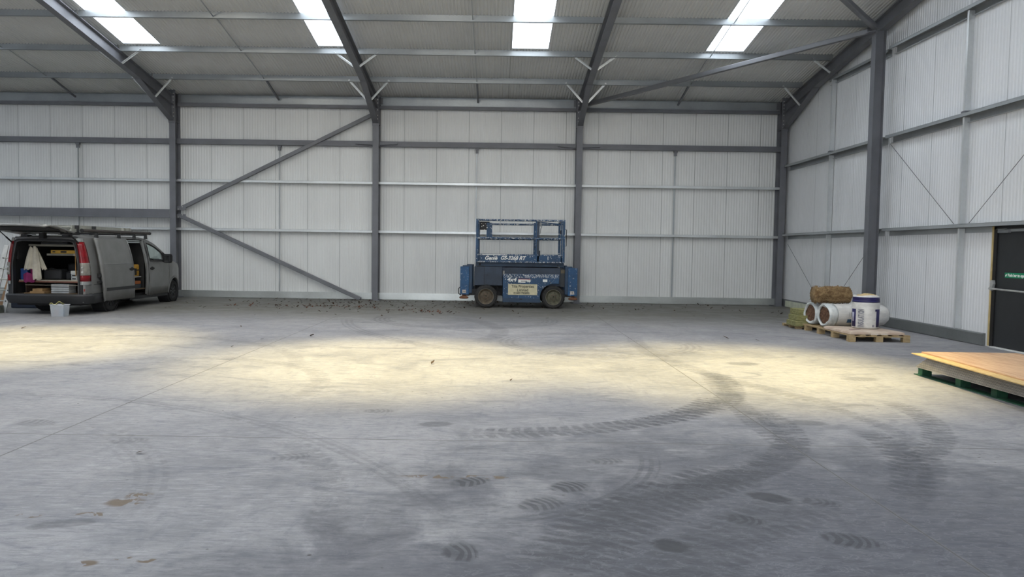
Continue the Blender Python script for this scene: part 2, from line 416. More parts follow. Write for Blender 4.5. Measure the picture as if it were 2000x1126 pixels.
# ------------------------------------------------------------------ steel frame
def i_prof(d, b, tf, tw):
    return [(-b/2,0),(b/2,0),(b/2,tf),(tw/2,tf),(tw/2,d-tf),(b/2,d-tf),(b/2,d),(-b/2,d),(-b/2,d-tf),(-tw/2,d-tf),(-tw/2,tf),(-b/2,tf)]
bolt_m = plain('zinc_bolt', (.55,.55,.53), .35, .6)
where = ['behind the silver van', 'between the braced bay and the blue lift', 'behind the blue lift', 'in the far corner of the shed']
RB = .3     # rafter depth
PD = .17    # purlin depth
for k, x in enumerate(CX_):
    root = empty('steel_column', (x, D, 0))
    tag(root, 'grey painted steel I-section column ' + where[k], 'column', 'steel portal frames')
    MB().prism(i_prof(.37, .178, .014, .01), (0,0,0), (1,0,0), (0,1,0), (0,0,6.1)).build('shaft', steel, root)
    MB().box(-.15,.15,-.06,.42,.001,.02).build('base_plate', steel, root)
    pl = MB().box(-.1,.1,-.018,0,5.15,6.12).build('end_plate', steel, root)
    bo = MB()
    for z in (5.24,5.34,5.44,5.6,5.7,5.8,5.9,6.0):
        for sx in (-.055,.055): bo.disc((sx,-.018,z), (0,-1,0), .017, .02, 6)
    bo.build('bolts', bolt_m, pl)
    MB().box(-.085,.085,.014,.356,5.2,5.214).build('stiffener', steel, root)
    # rafter
    r = empty('steel_rafter', (x, D, 5.7))
    tag(r, ['grey sloping roof rafter rising from the column beside the van', 'grey sloping roof rafter between the second and third rooflights from the van end',
            'grey sloping roof rafter rising above the blue lift', 'grey end rafter running up against the ribbed gable wall'][k], 'rafter', 'steel portal frames')
    def zt(y): return roof_z(y) - PD - .005
    y0, y1 = D-.045, YR
    m = MB(); prof = i_prof(RB, .165, .012, .009)
    m.prism(prof, (0, y0-D, zt(y0)-RB-5.7), (1,0,0), (0,0,1), (0, y1-y0, zt(y1)-zt(y0)))
    m.build('main_beam', steel, r)
    # haunch: web plate + bottom flange
    h = MB(); yh = 20.2; zb0 = 5.22; zb1 = zt(yh)-RB
    h.prism([(y0-D, zb0-5.7), (yh-D, zb1-5.7), (y0-D, zt(y0)-RB-5.7)], (-.0045,0,0), (0,1,0), (0,0,1), (.009,0,0))
    h.bar((0,y0-D,zb0-5.7), (0,yh-D-.05,zb1-5.7), .165, .012, (0,0,1))
    h.build('haunch', steel, r)
    for yy, lbl in ((19.2,0),(21.05,0)):
        for sx in (-1, 1):
            if k == 3 and sx > 0: continue
            zb = (zt(yy)-RB) if yy < 20.2 else zb1 + (zb0-zb1)*(yh-yy)/(yh-y0)
            st = MB().bar((sx*.07, yy-D, zb+.02-5.7), (sx*.56, yy-D-.02, roof_z(yy)-PD+.06-5.7), .055, .006, (0,1,0))
            st.bar((sx*.07, yy-D-.026, zb+.02-5.7), (sx*.56, yy-D-.046, roof_z(yy)-PD+.06-5.7), .006, .055, (0,1,0))
            st.build('rafter_stay', galv, r)
# gable column
gc = tag(empty('steel_column', (8.13, 16.6, 0)), 'grey steel column standing against the gable wall behind the wrapped rolls', 'column')
MB().prism(i_prof(.23, .185, .012, .009), (0,0,0), (0,1,0), (1,0,0), (0,0,6.42)).build('shaft', steel, gc)
MB().box(-.05,.28,-.14,.14,.001,.02).build('base_plate', steel, gc)
# purlins
def zed(m, x0, x1, y, z, depth=PD, fl=.06, t=.004, flip=1):
    m.box(x0, x1, y-t/2, y+t/2, z-depth, z)
    m.box(x0, x1, y-t/2 if flip > 0 else y-fl, y+fl if flip > 0 else y+t/2, z-t, z)
    m.box(x0, x1, y-fl, y+t/2, z-depth, z-depth+t)
    m.box(x0, x1, y-fl, y-fl+t, z-depth, z-depth+.018)
bays = [(XL, CX_[0], 'over the van'), (CX_[0], CX_[1], 'above the braced bay'), (CX_[1], CX_[2], 'above the blue lift bay'), (CX_[2], CX_[3], 'above the corner bay')]
rows = [(21.03, 'first row up from the eaves'), (19.17, 'second row up, below rooflights'), (17.3, 'third row up across rooflights')]
for y, rl in rows:
    for x0, x1, bl in bays:
        m = MB(); zed(m, max(x0, -15.59)+.02, x1-.02, y, roof_z(y)-.006)
        o = m.build('roof_purlin', galv_purlin, smooth=None)
        tag(o, 'roof purlin ' + bl + ', ' + rl, 'purlin', 'galvanised roof purlins')
        cl = MB().box(x1-.09, x1-.02, y+.004, y+.012, roof_z(y)-PD-.02, roof_z(y)-.01).build('cleat', steel, o)
for y in (15.43, 13.56, 11.7, 9.8):
    m = MB(); zed(m, -15.6, CX_[3], y, roof_z(y)-.006)
    tag(m.build('roof_purlin', galv_purlin), 'galvanised roof purlin %s rooflights, high up towards the ridge' % {15.43:'fourth row up across the', 13.56:'fifth row up across the', 11.7:'sixth row up across the', 9.8:'topmost row by the'}[y], 'purlin')
for x0, x1, bl in bays:
    m = MB(); y = W-.16
    m.box(max(x0,-15.59)+.1, x1-.1, y, y+.004, 5.80, 6.02); m.box(max(x0,-15.59)+.1, x1-.1, y-.05, y, 6.016, 6.02)
    m.box(max(x0,-15.59)+.1, x1-.1, y-.055, y, 5.80, 5.804); m.box(max(x0,-15.59)+.1, x1-.1, y-.055, y-.051, 5.78, 5.80)
    m.box(max(x0,-15.59)+.15, x1-.15, y-.03, y, 5.765, 5.785)
    o = tag(m.build('eaves_purlin', galv_purlin), 'galvanised eaves purlin topping the back wall ' + bl, 'purlin', 'eaves purlins')
    for s in (0, 1):
        xx = (max(x0,-15.59)+.1, x1-.17)[s]
        MB().box(xx, xx+.07, y-.012, y-.004, 5.79, 6.0).build('cleat', steel, o)
    tag(MB().box(max(x0,-15.59)+.09, x1-.09, W-.22, W-.1, 5.675, 5.765).build('eaves_tie', steel), 'grey steel tie under the eaves ' + bl, 'tie beam', 'eaves ties')
# side rails on the back wall
bn = ['behind the van', 'in the braced bay', 'behind the blue lift', 'in the bay beside the corner']
for i, (x0, x1, bl) in enumerate(bays):
    a, b = max(x0, -15.59)+.005, x1-.005
    o = MB().box(a, b, W-.2, W-.006, 4.575, 4.725).build('side_rail', steel)
    tag(o, 'dark grey box-section rail high on the back wall ' + bn[i], 'rail', 'dark upper side rails')
    for z, nm in ((3.53,'upper'),(2.085,'lower')):
        m = MB().box(a, b, W-.2, W-.006, z-.004, z).box(a, b, W-.2, W-.196, z-.078, z).box(a, b, W-.012, W-.006, z-.06, z).box(a, b, W-.2, W-.185, z-.078, z-.074)
        o = m.build('side_rail', galv)
        tag(o, 'thin galvanised rail on the back wall %s, %s of two' % (bn[i], nm), 'rail', 'thin galvanised side rails')
    # mid-bay stays with sag bar between rails
    xm = [-12.532,-6.499,-.605,5.305][i]
    o = tag(empty('wall_stay', (xm, W-.1, .22)), 'thin galvanised upright stay halfway along the back wall ' + bn[i], 'stay', 'upright wall stays')
    for z0, z1 in ((.22,2.0),(2.086,3.45),(3.531,4.57)):
        MB().box(-.035,.0,-.004,0,z0-.22,z1-.22).box(-.004,0,-.045,0,z0-.22,z1-.22).build('stay_section', galv_dull, o)
    MB().box(-.06,.05,-.06,.02,4.52-.22,4.57-.22).box(-.05,.03,-.05,0,4.42-.22,4.52-.22).build('cleat', steel, o)
    # sag bars up the roof slope
    o = tag(empty('sag_bar', (xm, 22.4, 5.9)), 'thin dark sag bar running up the roof slope ' + bl, 'bar', 'roof sag bars')
    ys = [22.45, 21.03, 19.17, 17.3, 15.43, 13.5]
    for j in range(5):
        ya, yb = ys[j]-(.01 if j else 0), ys[j+1]+.01
        za, zb = roof_z(ya)-.12, roof_z(yb)-.06
        if j == 0: za = 5.9
        w = .045 if j == 0 else .018
        MB().bar((0,ya-22.4,za-5.9), (0,yb-22.4,zb-5.9), w, w).build('bar_section', galv_dull if j else steel, o)
# small seat brackets beside the two middle columns on the dark rail
for x in (CX_[1], CX_[2]):
    for s in (-1, 1):
        m = MB().prism([(s*.1,0),(s*.62,.03),(s*.62,.075),(s*.1,.09)], (x, W-.3, 4.6), (1,0,0), (0,0,1), (0,.09,0))
        tag(m.build('rail_bracket', steel), 'small tapered bracket under the dark rail, %s side of the column %s' % ('van' if s < 0 else 'door', 'behind the lift' if x > 0 else 'by the braced bay'), 'bracket', 'rail brackets')
# big beam behind the van
o = tag(empty('door_head_beam', (-9.69, D, 2.49)), 'deep grey steel beam spanning the wall just above the van roof rack', 'beam')
MB().prism([(0,-.125),(.14,-.125),(.14,-.113),(.01,-.113),(.01,.113),(.14,.113),(.14,.125),(0,.125)], (0,0,0), (0,1,0), (0,0,1), (-5.9,0,0)).build('channel', steel, o)
# wall bracing
cl = MB()
for pa, pb, lb in (((-9.42,D+.2,2.66),(-3.62,D+.2,5.55),'upper diagonal brace rising from the column beside the van to the eaves'),
                   ((-9.42,D+.2,2.42),(-4.05,D+.2,.02),'lower diagonal brace falling from the column beside the van to the floor')):
    o = tag(MB().bar(pa, pb, .11, .11, (0,1,0)).build('wall_brace', steel_lt, bevel=.012), 'grey square-tube ' + lb, 'brace')
    g = MB().prism([(-.11,-.06),(.16,-.05),(.16,.06),(-.11,.07)], (pa[0], pa[1]-.062, pa[2]), (1,0,0), (0,0,1), (0,.006,0)).build('gusset_plate', steel, o)
    b = MB()
    for q in (-.03, .04): b.disc((pa[0]-.06+.12*(q>0), pa[1]-.062, pa[2]+q), (0,-1,0), .018, .02, 6)
    b.build('bolts', bolt_m, g)
# roof bracing
o = tag(MB().bar((2.5,22.05,5.78), (8.05,16.68,6.42), .11, .11).build('roof_brace', steel_lt, bevel=.015), 'grey tube brace slanting under the roof from above the blue lift to the gable column', 'brace')
o = tag(MB().bar((8.1,16.5,6.46), (2.5,10.9,7.25), .11, .11).build('roof_brace', steel_lt, bevel=.015), 'grey tube brace rising from the gable column head towards the ridge', 'brace')
MB().box(7.98,8.16,16.5,16.7,6.37,6.385).build('gusset_plate', steel, o)
# gable side rails
gb = [(16.7, 22.2, 'between the corner and the gable column'), (DY0-6, 16.5, 'above the fire exit door')]
for z, nm in ((6.055,'topmost'),(4.15,'middle'),(2.145,'lowest')):
    for ya, yb, bl in gb:
        if z > 6 and ya > 16: yb = 19.6
        xr = XG-.1 if (z > 6 and ya > 16) else XG-.19
        m = MB().box(xr, XG-.006, ya, yb, z-.005, z).box(xr, xr+.005, ya, yb, z-.068, z).box(xr, xr+.018, ya, yb, z-.068, z-.063).box(XG-.012,XG-.006,ya,yb,z-.16,z)
        if z < 3: pass
        else: m.box(XG-.075, XG-.012, ya, yb, z-.16, z-.155)
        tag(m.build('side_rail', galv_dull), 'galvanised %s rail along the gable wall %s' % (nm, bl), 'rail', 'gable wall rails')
for yp, segs_, lb in ((13.82, ((.24,2.07),(2.15,4.08),(4.15,5.99)), 'beside the fire exit door'), (19.32, ((.22,2.07),(2.15,4.08),(4.15,5.99)), 'behind the brown wool roll')):
    o = tag(empty('wall_stay', (XG-.1, yp, .22)), 'galvanised upright stay on the gable wall ' + lb, 'stay')
    for z0, z1 in segs_:
        MB().box(-.06,.07,0,.004,z0-.22,z1-.22).box(-.06,-.056,-.045,0,z0-.22,z1-.22).build('stay_section', galv, o)
    MB().box(-.07,.05,-.06,.05,3.93,3.97).build('cleat', steel, o)
rod_m = plain('dark_rod', (.14,.14,.145), .5)
for (ya,za),(yb,zb),lb in [((16.45,3.97),(14.05,2.16),'from the gable column down towards the door'), ((11.3,3.97),(13.6,2.16),'above the fire exit, falling to the stay'),
                        ((22.0,1.85),(19.6,.24),'falling from the corner column towards the floor'), ((16.75,2.06),(19.05,.24),'falling behind the wrapped rolls')]:
    tag(MB().tube([(XG-.1,ya,za),(XG-.1,yb,zb)], .006, 6).build('wall_tie_rod', rod_m), 'thin tie rod on the gable wall ' + lb, 'rod')

# ------------------------------------------------------------------ fire exit door
charcoal = plain('charcoal_door_paint', (.022,.024,.026), .5, 0, .1, 3)
black = plain('black_frame', (.012,.012,.013), .45)
dr = struct(MB().box(XG+.0, XG+.05, DY0+.06, 12.94, .02, 2.03).build('door_1', charcoal, bevel=.004), 'charcoal steel fire exit door in the gable wall', 'door')
MB().box(XG-.02, XG+.07, 12.94, 13.02, 0, 2.07).box(XG-.02, XG+.07, DY0, DY0+.06, 0, 2.07).box(XG-.02,XG+.07,DY0,13.02,2.03,2.085).build('door_frame', black, dr)
MB().box(XG-.03, XG+.06, 13.02, 13.06, .02, 2.085).build('door_lining', plain('yellow_board_edge', (.50,.38,.17), .8), dr)
MB().box(XG-.06, XG+.06, DY0, 12.95, .002, .02).build('threshold', plain('white_threshold', (.75,.75,.73), .4), dr)
alu = plain('silver_metal', (.62,.62,.60), .3, .7)
bar = MB().tube([(XG-.1, 12.97, 1.015), (XG-.1, 12.05, 1.0)], .017, 10).build('push_bar', alu, dr, smooth=40)
lev = MB().prism([(-.02,0),(.1,-.045),(.16,-.03),(.16,.03),(.1,.045),(-.02,.02)], (XG-.055, 12.91, 1.0), (0,0,1), (0,1,0), (-.05,0,0)); lev.bar((XG-.08,12.93,1.06), (XG-.1,12.965,1.01), .03, .03)
lev.build('bar_lever', plain('grey_casting', (.42,.42,.41), .4, .3), dr, bevel=.008)
m = MB().box(XG-.06, XG, 12.62, 12.88, 1.965, 2.015); m.bar((XG-.08,12.86,2.03),(XG-.1,12.6,2.03), .03, .012)
m.build('door_closer', plain('closer_grey', (.25,.26,.27), .35, .5), dr, bevel=.006)
green = plain('exit_green', (.0,.22,.10), .5, 0, .04); white = plain('white_print', (.85,.85,.83), .5, 0, .03)
sg = MB().box(XG-.004, XG-.0005, 12.03, 12.725, 1.212, 1.297).build('sign_plate', green, dr)
m = MB()
q0 = 12.715
m.prism([(0,0),(-.028,-.008),(-.05,.036),(-.043,.04)], (XG-.006, q0-.004, 1.24), (0,1,0), (0,0,1), (.0015,0,0))
m.prism([(0,0),(-.012,.028),(-.02,.026),(-.012,-.01)], (XG-.006, q0-.001, 1.237), (0,1,0), (0,0,1), (.0015,0,0))
m.build('tick_symbol', white, sg)
text('lettering', 'Push bar to open', .072, white, sg, (XG-.005, 12.645, 1.254), (PI/2, 0, -PI/2), sx=.86, offset=.0015, align='LEFT')

# ------------------------------------------------------------------ blue scissor lift
def splat_blue(name, col, amount, scale=16):
    t = NT(name); p = t.obj()
    v = t.noise(p, scale, 3, .7, .3); w = t.noise(t.mapping(p, (1,1,.5)), scale*2.3, 2, .6)
    b = t.noise(p, 3, 4, .6)
    c = t.mix(t.ss(b, .3, .7), [x*.75 for x in col], [x*1.2 for x in col])
    m = t.M('MULTIPLY', t.ss(v, .60-amount*.5, .66-amount*.5), t.ss(w, .54-amount*.2, .60-amount*.2))
    return t.bsdf(t.mix(t.M('MULTIPLY', m, .85), c, (.6,.6,.58)), .5)
blue = splat_blue('splattered_blue_paint', (.010,.05,.115), .06)
blue_hi = splat_blue('heavily_splattered_blue_paint', (.012,.05,.115), .3, 20)
blue_cl = splat_blue('clean_blue_paint', (.008,.062,.155), .03)
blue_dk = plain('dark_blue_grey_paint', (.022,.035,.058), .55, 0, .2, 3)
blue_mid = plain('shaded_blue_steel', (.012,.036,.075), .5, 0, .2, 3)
tyre_m = plain('worn_tyre_rubber', (.022,.021,.02), .85, 0, .3, 8)
rim_m = plain('rusty_tan_rim', (.10,.078,.053), .7, 0, .35, 14)
rim_g = plain('olive_rim', (.095,.09,.06), .7, 0, .35, 14)
rust = plain('rusty_foot', (.16,.07,.035), .8, 0, .35, 12)
dark = plain('dark_void', (.012,.012,.014), .7, 0, .3)
L = tag(empty('scissor_lift', (.645, 20.9, 0)), 'blue paint-splattered scissor lift with guard rails standing in front of the back wall', 'lift')
NF = -.8      # near face (local y)
# wheels
def lift_wheel(x, y, s, rm):
    w = MB().lathe([(.2,-.1),(.27,-.105),(.3,-.08),(.307,-.04),(.307,.04),(.3,.08),(.27,.105),(.2,.1)], (x,y,.307), (0,1,0), 40).build('tyre', tyre_m, L, smooth=40)
    tr = MB()
    for q in range(22):
        a = 2*PI*q/22
        for ss_ in (-1,1):
            c0 = Vector((x+math.cos(a)*.305, y+ss_*.02, .307+math.sin(a)*.305)); c1 = Vector((x+math.cos(a+.1)*.302, y+ss_*.085, .307+math.sin(a+.1)*.302))
            tr.bar(c0, c1, .03, .012, (math.cos(a),0,math.sin(a)))
    tr.build('tread', tyre_m, w)
    r = MB().lathe([(.0001,s*.05),(.03,s*.085),(.045,s*.08),(.05,s*.06),(.085,s*.055),(.09,s*.045),(.15,s*.03),(.17,s*.06),(.195,s*.1),(.207,s*.106),(.207,s*.085),(.19,-s*.05),(.0001,-s*.05)], (x,y,.307), (0,1,0), 36, False)
    r.build('rim', rm, w, smooth=35)
    MB().lathe([(.196,s*.1),(.209,s*.107),(.212,s*.1),(.2,s*.085)], (x,y,.307), (0,1,0), 36).build('rim_edge', plain('pale_rim_edge', (.22,.2,.16), .6), w, smooth=40)
    b = MB()
    for q in range(8):
        a = 2*PI*q/8
        b.disc((x+math.cos(a)*.068, y+s*.05, .307+math.sin(a)*.068), (0,s,0), .008, .02, 6)
    b.build('wheel_nuts', rust, w)
for x, rm in ((-.905, rim_m), (.905, rim_g)):
    lift_wheel(x, -.72, -1, rm); lift_wheel(x, .72, 1, rm)
MB().box(-1.23,1.2,-.55,.6,.32,.5).box(-1.2,1.15,-.5,.55,.5,.62).tube([(-.905,-.7,.307),(-.905,.7,.307)],.06,10).tube([(.905,-.7,.307),(.905,.7,.307)],.06,10).build('chassis', dark, L)
# dark panelled tray above the near-side front wheel
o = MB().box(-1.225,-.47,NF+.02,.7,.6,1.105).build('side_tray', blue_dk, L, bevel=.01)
MB().disc((-.88,NF+.02,.88), (0,-1,0), .012, .004, 10).box(-.96,-.95,NF+.016,NF+.02,.62,1.09).box(-1.12,-.6,NF+.017,NF+.02,.618,.625).build('panel_edges', dark, o)
MB().tube([(-1.24,NF+.1,.36),(-1.2,NF+.1,.62),(-1.05,NF+.1,.7),(-.78,NF+.1,.7),(-.62,NF+.1,.62),(-.58,NF+.1,.5)], .02, 6).build('wheel_arch', dark, o)
# recessed upper chassis behind the engine cover
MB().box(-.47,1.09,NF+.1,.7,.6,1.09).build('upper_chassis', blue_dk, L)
MB().box(-.46,-.41,NF+.02,NF+.07,.86,1.0).box(-.5,-.47,NF+.04,NF+.1,.62,.95).build('latch_bracket', plain('grey_bracket', (.2,.2,.19), .6), L)
# engine cover with wheel arch cut-out
arc = [(.905+.36*math.cos(a), .307+.36*math.sin(a)) for a in [PI*1.12 - PI*.62*i/12 for i in range(13)]]
arc = [(min(x,1.045), z) for x, z in arc if z > .16]
pr_ = [(-.455,.16),(-.455,.90),(-.43,.915),(1.05,.915),(1.05,.665)] + list(reversed(arc)) + [(.54,.16)]
cov = MB().prism(pr_, (0,NF,0), (1,0,0), (0,0,1), (0,.3,0)).build('engine_cover', blue, L, bevel=.006)
MB().box(-.43,1.05,NF-.004,NF+.3,.82,.918).build('cover_top_band', blue_hi, cov)
MB().box(-.455,.55,NF-.006,NF,.16,.27).build('cover_bottom_step', blue_mid, cov)
MB().box(.0,.07,NF-.012,NF-.006,.235,.26).box(.8,.83,NF-.004,NF-.0005,.7,.72).build('cover_slots', dark, cov)
sgn = MB().box(-.312,.468,NF-.006,NF-.0005,.36,.648).build('company_sign', plain('cream_sign', (.55,.5,.33), .6, 0, .1, 9), L)
ink = plain('black_print', (.02,.02,.02), .6)
text('lettering', 'Tilia Properties', .105, ink, sgn, (.078, NF-.008, .586), (PI/2,0,0), sx=.93, offset=.0012)
text('lettering', 'Limited', .105, ink, sgn, (.078, NF-.008, .488), (PI/2,0,0), sx=.95, offset=.0012)
text('lettering', '01603 722892', .07, ink, sgn, (.05, NF-.008, .407), (PI/2,0,0), sx=1.05, offset=.0015)
wht = plain('chipped_white_paint', (.72,.72,.68), .6)
text('model_lettering', '4x4', .15, wht, cov, (-.225, NF-.006, .765), (PI/2,0,0), shear=.25, offset=.004, sx=1.1)
m = MB().box(-.045,.285,NF-.006,NF-.0045,.715,.775).box(-.045,.15,NF-.006,NF-.0045,.69,.715).build('warning_label', wht, cov)
MB().box(-.045,.285,NF-.0075,NF-.006,.776,.79).box(.22,.28,NF-.0075,NF-.006,.755,.765).build('red_band', plain('label_red', (.3,.03,.03), .5), m)
MB().box(.03,.19,NF-.0075,NF-.006,.718,.742).build('worn_print', plain('faded_grey_print', (.2,.19,.18), .6), m)
MB().box(.615,.735,NF-.006,NF-.0005,.715,.785).build('blank_label', wht, cov)
# engine end
MB().box(1.09,1.24,NF+.12,.65,.58,1.06).build('end_housing', plain('engine_end_grey', (.03,.035,.04), .6), L, bevel=.01)
MB().box(1.1,1.23,NF+.09,NF+.12,.95,1.04).build('exhaust_guard', plain('dirty_brass', (.1,.085,.055), .6), L)
# outriggers
def outrigger(x0, x1, y, mirror, mat, mark):
    yb = y
    o = MB().box(x0, x1, yb, yb+.18, .345, 1.1).build('outrigger', mat, L, bevel=.012)
    xi = x1 if mirror < 0 else x0
    inn = MB().box(xi-.12 if mirror < 0 else xi-.08, xi+.08 if mirror < 0 else xi+.12, yb+.03, yb+.21, .38, 1.135).build('inner_sleeve', blue_mid, o, bevel=.01)
    xc = (x0+x1)/2
    ft = MB().lathe([(.0001,.23),(.1,.235),(.125,.25),(.125,.275),(.09,.3),(.045,.31),(.04,.36),(.0001,.36)], (xc+.02*mirror, yb+.09, 0), (0,0,1), 20, False).build('foot_pad', rust, o, smooth=40)
    MB().box(xi-.02 if mirror < 0 else xi-.22, xi+.22 if mirror < 0 else xi+.02, yb+.06, yb+.2, .33, .5).build('outrigger_arm', dark, o)
    MB().box(xc-.06, xc+.04, yb-.003, yb-.0003, .39, .475).build('number_sticker', plain('worn_sticker', (.5,.45,.4), .6), o)
    if mark: text('lettering', mark, .09, ink, o, (xc-.012, yb-.005, .432), (PI/2,PI/2 if mark == '3' else 0,0))
    return o
outrigger(-1.6,-1.36,NF+.02,-1, blue_cl, '3'); o = outrigger(1.29,1.545,NF+.02,1, blue_cl, '4')
outrigger(-1.6,-1.36,.6,-1, blue_mid, ''); outrigger(1.27,1.53,.6,1, blue_mid, '')
MB().tube([(-1.6,NF+.03,.55),(-1.64,NF,.5),(-1.64,NF,.38),(-1.58,NF+.02,.33)], .012, 6).build('hose', dark, L, smooth=60)
MB().tube([(-.42,NF+.2,.3),(-.5,NF+.12,.35),(-.52,NF+.12,.42),(-.57,NF+.15,.45)], .012, 6).build('hose', dark, L, smooth=60)
# scissor stack
m = MB()
for j in range(3):
    z = .68 + j*.145
    for y in (-.55, -.48, .48, .55):
        m.bar((-1.15,y,z), (1.1,y,z+.07), .05, .1)
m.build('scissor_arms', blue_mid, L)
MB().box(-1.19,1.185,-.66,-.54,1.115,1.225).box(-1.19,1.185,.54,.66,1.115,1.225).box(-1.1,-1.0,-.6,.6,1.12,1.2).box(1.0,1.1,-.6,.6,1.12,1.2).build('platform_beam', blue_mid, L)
m = MB().disc((1.02,-.665,1.15), (0,-1,0), .02, .01, 12).disc((-1.08,-.665,1.165), (0,-1,0), .03, .02, 12).box(-1.17,-.95,-.68,-.66,1.1,1.125).build('pivot_pins', dark, L)
# platform
P0, P1, PY0, PY1 = -1.19, 1.19, -.78, .72
plat = MB().box(P0,P1,PY0+.02,PY1-.02,1.235,1.27).build('platform_deck', blue_dk, L)
toe = MB().box(P0,P1,PY0,PY0+.03,1.225,1.44).box(P0,P1,PY1-.03,PY1,1.225,1.44).box(P0,P0+.03,PY0+.03,PY1-.03,1.225,1.44).box(P1-.03,P1,PY0+.03,PY1-.03,1.225,1.44).build('toe_board', blue, L)
MB().box(P0,P1,PY0-.006,PY0,1.415,1.445).box(P0,P1,PY0-.006,PY0,1.225,1.255).build('toe_board_lip', blue_hi, toe)
text('lettering', 'Genie', .14, wht, toe, (-.785, PY0-.006, 1.335), (PI/2,0,.0), shear=.3, offset=.004, sx=1.0)
text('lettering', 'GS-3268 RT', .135, wht, toe, (-.2, PY0-.006, 1.34), (PI/2,0,0), shear=.3, offset=.004, sx=.98)
MB().box(-1.0,-.35,PY0-.008,PY0-.006,1.418,1.434).box(.735,.75,PY0-.008,PY0-.006,1.3,1.4).build('paint_drips', wht, toe)
def post(x0, x1, y0, y1, z1, mt=blue): return MB().box(x0,x1,y0,y1,1.24,z1).build('rail_post', mt, L, bevel=.008)
post(P0,P0+.06,PY0-.012,PY0+.045,2.37); post(P0+.075,P0+.105,PY0,PY0+.05,2.3, blue_dk); post(P0,P0+.06,PY1-.05,PY1,2.37)
post(.4,.445,PY0-.012,PY0+.04,2.36); post(.45,.505,PY0,PY0+.05,2.34,blue_dk); post(P1-.06,P1,PY0-.012,PY0+.045,2.37); post(P1-.11,P1-.07,PY0,PY0+.05,2.33); post(P1-.06,P1,PY1-.05,PY1,2.37); post(.42,.48,PY1-.05,PY1,2.34)
def rail(pts, mt=blue_hi, r=.027): return MB().tube(pts, r, 8).build('guard_rail', mt, L, smooth=50)
rail([(P0,PY0+.01,2.352),(P1,PY0+.01,2.352)]); rail([(P0,PY1-.03,2.29),(P1,PY1-.03,2.29)]); rail([(P0+.03,PY0+.02,2.35),(P0+.03,PY1-.02,2.35)]); rail([(P1-.03,PY0+.02,2.35),(P1-.03,PY1-.02,2.35)])
rail([(P0,PY0+.01,1.87),(P1,PY0+.01,1.87)]); rail([(P0,PY1-.03,1.87),(P1,PY1-.03,1.87)]); rail([(P0+.03,PY0+.02,1.87),(P0+.03,PY1-.02,1.87)], blue_dk); rail([(P1-.03,PY0+.02,1.87),(P1-.03,PY1-.02,1.87)], blue_dk)
rail([(.45,PY0+.05,2.31),(P1-.06,PY0+.05,2.25)], blue, .018)
cb = MB().box(P0+.1,P0+.36,PY0+.1,PY0+.3,2.09,2.31).build('control_box', plain('black_control_box', (.015,.014,.014), .6), L, bevel=.015)
MB().box(P0+.28,P0+.43,PY0+.05,PY0+.08,1.88,2.28).build('control_mount', blue, L)
m = MB()
for q in range(9): m.disc((P0+.13+random.random()*.28, PY0+.045, 2.05+random.random()*.24), (0,-1,0), .006+random.random()*.01, .004, 8)
m.build('paint_spots', wht, cb)
MB().tube([(P1,PY0+.05,2.12),(P1+.04,PY0+.05,2.12),(P1+.04,PY0+.05,1.68),(P1-.01,PY0+.05,1.68)], .01, 6).build('grab_handle', black, L)
MB().box(.51,.56,PY0+.03,PY0+.06,2.2,2.3).tube([(.53,PY0+.03,2.22),(.57,PY0+.02,2.2),(.54,PY0+.03,2.14),(.52,PY0+.03,2.0)], .012, 6).build('gate_latch', plain('latch_grey', (.25,.26,.26), .5), L)
MB().box(.38,.415,PY0-.01,PY0+.03,1.62,1.66).box(.5,.53,PY0-.01,PY0+.03,1.4,1.55).box(P1-.13,P1-.1,PY0,PY0+.03,2.0,2.1).build('gate_hinges', dark, L)

# ------------------------------------------------------------------ van
TH = math.radians(.5)
VO = Vector((-9.815, 16.32, 0)); VR = PI/2 - TH
def vp(x, yr, z): return Vector((VO.x + x*math.sin(TH) + yr*math.cos(TH), VO.y + x*math.cos(TH) - yr*math.sin(TH), z))
V = tag(empty('van', VO, VR), 'silver-grey panel van with raised tailgate and side door slid open', 'van')
paint = NT('silver_grey_van_paint'); pn = paint.noise(paint.obj(), 2.2, 4, .6)
paint = paint.bsdf(paint.mix(paint.ss(pn, .3, .7), (.16,.16,.155), (.20,.20,.195)), .33, .35, spec=.5)
plastic = plain('dark_bumper_plastic', (.018,.019,.021), .6, 0, .15, 4)
rubber = plain('black_rubber', (.01,.01,.011), .75)
inner = plain('van_inner_lining', (.02,.02,.021), .8)
gl = NT('tinted_glass'); ga = gl.n('ShaderNodeBsdfTransparent'); ga.inputs[0].default_value = (.78,.84,.82,1); gb_ = gl.n('ShaderNodeBsdfGlossy'); gb_.inputs['Roughness'].default_value = .03; gb_.inputs[0].default_value = (.9,.95,.95,1)
gf = gl.n('ShaderNodeLayerWeight'); gf.inputs[0].default_value = .25; gx = gl.n('ShaderNodeMixShader')
gl.t.links.new(gl.M('MULTIPLY', gf.outputs['Facing'], .45), gx.inputs[0]); gl.t.links.new(ga.outputs[0], gx.inputs[1]); gl.t.links.new(gb_.outputs[0], gx.inputs[2]); gl.t.links.new(gx.outputs[0], gl.out.inputs[0]); glass = gl.m
def lerp_tab(tab, x):
    if x <= tab[0][0]: return tab[0][1]
    for (a, b), (c, d) in zip(tab, tab[1:]):
        if x <= c: return b + (d-b)*(x-a)/(c-a)
    return tab[-1][1]
ZR = [(0,1.66),(.06,1.70),(.25,1.735),(1.5,1.75),(2.9,1.745),(3.2,1.715),(3.45,1.64),(3.8,1.455),(4.15,1.25),(4.32,1.16),(4.7,1.075),(5.0,.96),(5.15,.82),(5.22,.64),(5.25,.48)]
HW = [(0,.82),(.08,.855),(.3,.87),(4.3,.87),(4.7,.83),(5.0,.74),(5.15,.64),(5.25,.5)]
RXC, FXC, AR = 1.15, 4.45, .365
